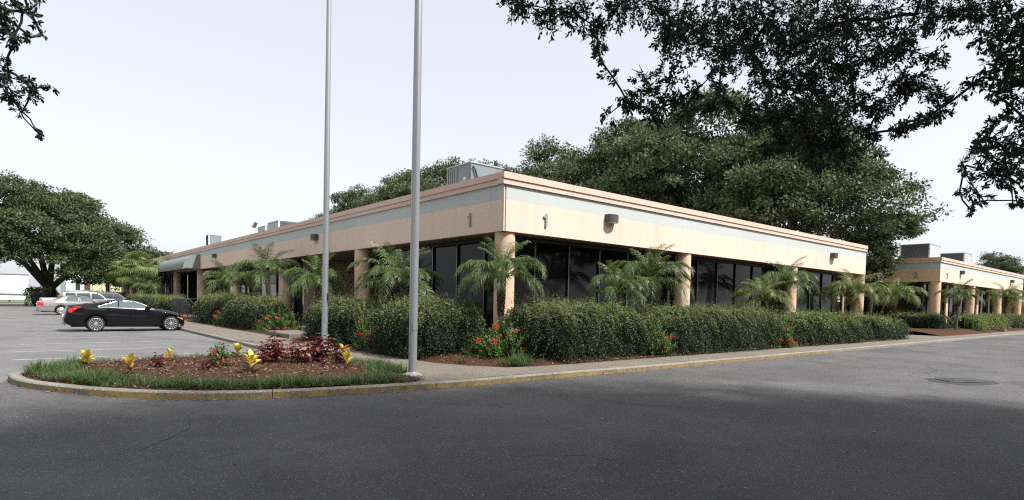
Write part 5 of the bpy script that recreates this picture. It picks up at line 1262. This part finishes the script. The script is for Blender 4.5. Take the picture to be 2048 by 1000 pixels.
G2_ = dict(r=.325, arch=.375, wb=2.82,
    top=[(-1.36, .72), (-1.33, .96), (-1.2, 1.0), (-.55, 1.05), (-.3, 1.15), (.1, 1.33), (.45, 1.40), (1.2, 1.405), (1.55, 1.35), (2.15, 1.02), (2.6, .98), (3.3, .88), (3.65, .76), (3.72, .62)],
    belt=[(-1.36, .66), (-1.33, .90), (-1.2, .95), (-.3, .97), (2.1, .95), (3.3, .80), (3.65, .66), (3.72, .55)],
    bot=[(-1.36, .30), (-1.1, .27), (.5, .22), (3.4, .22), (3.72, .26)],
    w=[(-1.36, .80), (-1.25, .88), (-.5, .93), (2, .94), (3.3, .90), (3.6, .80), (3.72, .70)],
    wr=[(-1.36, .74), (-.7, .80), (-.2, .72), (.4, .62), (1.3, .62), (2.1, .76), (3.3, .78), (3.72, .6)])
c = Car('parked_car', 'champagne silver four door sedan parked behind the black coupe', 'car', (-9.24, 39.9, .004), G2_, 'cars in the parking lot')
c.body('silver', -1.36, 3.72)
c.patch('side_window', 'cglass2', [(.22, 1.0), (1.02, .99)], [(.22, 1.02), (.45, 1.30), (1.02, 1.335)], n=12, off=.004)
c.patch('side_window', 'cglass2', [(1.12, .99), (2.0, .98)], [(1.12, 1.335), (1.45, 1.30), (2.0, 1.0)], n=12, off=.004)
c.line('window_trim', 'seam', [(.20, 1.0), (.45, 1.325), (1.1, 1.355), (1.5, 1.31), (2.05, .99)], .014); c.line('pillar', 'seam', [(1.07, .98), (1.07, 1.34)], .028)
c.topglass('windscreen', 'cglass', 1.55, 2.1); c.topglass('rear_window', 'cglass', -.42, .14)
c.patch('tail_light', 'tail', [(-1.33, .66), (-.98, .66)], [(-1.33, .92), (-.98, .90)], n=6)
c.line('side_moulding', 'seam', [(-1.2, .58), (-.42, .58)], .012); c.line('side_moulding', 'seam', [(.42, .58), (2.36, .56)], .012)
c.seam([(.42, .97), (.40, .6), (.46, .28)]); c.seam([(1.08, .97), (1.08, .28)]); c.seam([(2.14, .95), (2.12, .3)])
c.line('door_handle', 'chrome', [(.60, .88), (.78, .88)], .018); c.line('door_handle', 'chrome', [(1.62, .87), (1.8, .87)], .018)
for sd in (-1, 1):
    b = MB(); b.box(1.88, 2.04, sd*.97-.08, sd*.97+.08, 1.0, 1.11); b.build('mirror', M['silver'], c.t, bevel=.03)
b = MB(); b.box(-1.40, -1.34, -.86, .86, .34, .58); b.build('bumper', M['silver2'], c.t, bevel=.03)
b = MB(); b.box(-1.38, -1.355, -.2, .2, .70, .82); b.build('number_plate', M['white'], c.t)
c.wheels(.325, .225, 'cap')

G3 = dict(r=.36, arch=.42, wb=2.8,
    top=[(-1.0, .9), (-.95, 1.3), (-.8, 1.66), (-.4, 1.75), (1.3, 1.74), (1.55, 1.66), (2.2, 1.15), (3.2, 1.02), (3.5, .85)], belt=[(-1.0, .8), (-.9, 1.08), (2.2, 1.06), (3.2, .92), (3.5, .7)],
    bot=[(-1, .35), (3.5, .32)], w=[(-1, .84), (-.8, .92), (3, .92), (3.5, .78)], wr=[(-1, .78), (-.6, .68), (1.4, .66), (2.2, .80), (3.5, .66)])
def suv(label, loc, paint_, rails=True):
    c = Car('parked_car', label, 'car', loc, G3, 'cars in the parking lot'); c.body(paint_, -1.0, 3.5)
    for a0, a1 in ((-.62, .02), (.1, .98), (1.08, 1.92)):
        c.patch('side_window', 'cglass', [(a0, 1.12), (a1, 1.12)], [(a0, 1.58), (min(a1, 1.5), 1.60), (a1, 1.58 if a1 < 1.5 else 1.26)], n=8, off=.004)
    c.topglass('windscreen', 'cglass', 1.6, 2.15); c.topglass('rear_window', 'cglass', -.96, -.82)
    c.patch('tail_light', 'tail', [(-.97, .95), (-.80, .95)], [(-.97, 1.3), (-.80, 1.4)], n=4)
    if rails:
        for sd in (-1, 1):
            b = MB(); b.tube([(-.5, sd*.6, 1.72), (-.42, sd*.6, 1.83), (1.1, sd*.6, 1.83), (1.2, sd*.6, 1.72)], .022, 6); b.build('roof_rail', M['silver2'], c.t)
        for x in (-.2, .8): b = MB(); b.tube([(x, -.6, 1.83), (x, .6, 1.83)], .018, 6); b.build('roof_bar', M['silver2'], c.t)
    c.wheels(.36, .25, 'cap'); return c
suv('silver sport utility wagon with roof rails behind the silver sedan', (-8.1, 45.2, .004), 'silver2')
suv('slate blue sport utility car at the far end of the row, by the hedge', (-4.9, 62.0, .0), 'cargrey', False)
G4 = dict(r=.38, arch=.44, wb=3.5,
    top=[(-1.2, 1.0), (-1.18, 1.16), (.95, 1.17), (1.0, 1.72), (1.2, 1.82), (2.1, 1.80), (2.7, 1.22), (4.0, 1.1), (4.4, .9)], belt=[(-1.2, .98), (-1.15, 1.12), (2.7, 1.12), (4.0, 1.0), (4.4, .8)],
    bot=[(-1.2, .48), (4.4, .38)], w=[(-1.2, .95), (4.0, .96), (4.4, .84)], wr=[(-1.2, .93), (.9, .92), (1.0, .74), (2.1, .72), (2.8, .86), (4.4, .72)])
c = Car('pickup_truck', 'white pickup truck with a red tail light, its tailgate left of the silver sedan', 'pickup truck', (-9.0, 49.6, .004), G4, 'cars in the parking lot')
c.body('carwhite', -1.2, 4.4)
c.patch('side_window', 'cglass', [(1.15, 1.2), (1.7, 1.2)], [(1.15, 1.66), (1.7, 1.68)], n=6, off=.004); c.patch('side_window', 'cglass', [(1.78, 1.2), (2.5, 1.2)], [(1.78, 1.68), (2.1, 1.66), (2.5, 1.3)], n=6, off=.004)
c.topglass('rear_window', 'cglass', .955, 1.0); c.topglass('windscreen', 'cglass', 2.15, 2.65)
c.patch('tail_light', 'tail', [(-1.19, .78), (-1.08, .78)], [(-1.19, 1.08), (-1.08, 1.08)], n=3)
for sd in (-1, 1): rail_box('tail_light', -1.222, -1.202, sd*.86-.07, sd*.86+.07, .78, 1.08, 'tail', c.t)
rail_box('tailgate', -1.23, -1.203, -.76, .76, .62, 1.13, 'carwhite', c.t, .01); b = MB(); b.box(-1.36, -1.21, -.92, .92, .42, .60); b.build('bumper', M['chrome'], c.t, bevel=.03)
c.wheels(.38, .26, 'cap')

tt = thing('semi_trailer', 'long white box trailer parked across the street behind the huge oak', 'trailer', (-26.8, 97, 0))
b = MB(); b.box(-2, 16.2, 0, 2.6, 1.15, 4.15); b.build('box', M['trailer'], tt, bevel=.04)
b = MB(); b.box(-2, 16.2, -.03, -.001, 1.15, 1.33); b.box(-2, 16.2, -.03, -.001, 4.0, 4.15); b.build('rub_rail', M['silver2'], tt)
for k in range(16): rail_box('panel_joint', -1+k*1.1, -.985+k*1.1, -.012, -.001, 1.34, 3.99, 'silver2', tt)
rail_box('chassis', 1, 15.8, .8, 1.8, .85, 1.145, 'lamp', tt); rail_box('side_skirt', 6.4, 15.9, .05, .10, .42, 1.1, 'trailer', tt)
for x in (4.0,): rail_box('landing_leg', x+10, x+10.14, .4, .55, .05, 1.1, 'lamp', tt)
for x in (2.2, 3.5):
    for y in (.25, 2.35):
        b = MB(); b.lathe([(.001, -.14), (.28, -.14), (.5, -.12), (.5, .12), (.28, .14), (.001, .14)], (x, y, .5), 'Y', 20); b.build('wheel', M['tyre'], tt, True)
# cream warehouse and its white bay
wh = thing('warehouse', 'cream metal warehouse with ribbed walls and narrow dark windows beyond the huge oak', 'building', (-4.6, 122, 0))
rail_box('wall', 3.2, 52, 0, 20, .05, 8.0, 'cream', wh); rail_box('white_bay', -.4, 2.5, .4, 20, .05, 7.0, 'white', wh); rail_box('corner_pier', 2.52, 3.18, -.2, 6, .05, 7.4, 'door', wh)
for k in range(34): rail_box('wall_rib', 3.6+k*1.42, 4.1+k*1.42, -.14, -.002, .06, 7.9, 'cream', wh)
for k in range(6):
    x_ = 5.63+k*2.84; f_ = rail_box('window', x_, x_+.62, -.10, -.003, .8, 4.6, 'bronze', wh); rail_box('pane', x_+.08, x_+.54, -.12, -.101, .9, 4.5, 'glass', f_)
rail_box('bay_door', 1.0, 1.7, .36, .398, .05, 4.4, 'dark', wh)
fb = thing('brick_building', 'dark red building at the far right edge beyond block 2', 'building', (84, -3.0, 0))
rail_box('wall', 0, 30, 0, 18, 0, 4.6, 'brick', fb); rail_box('roof_edge', -.3, 30, -.3, 18, 4.61, 5.3, 'cargrey', fb); f_ = rail_box('window', 3, 8, -.08, -.003, 1.2, 3.2, 'bronze', fb); rail_box('pane', 3.1, 7.9, -.1, -.081, 1.3, 3.1, 'glass', f_)
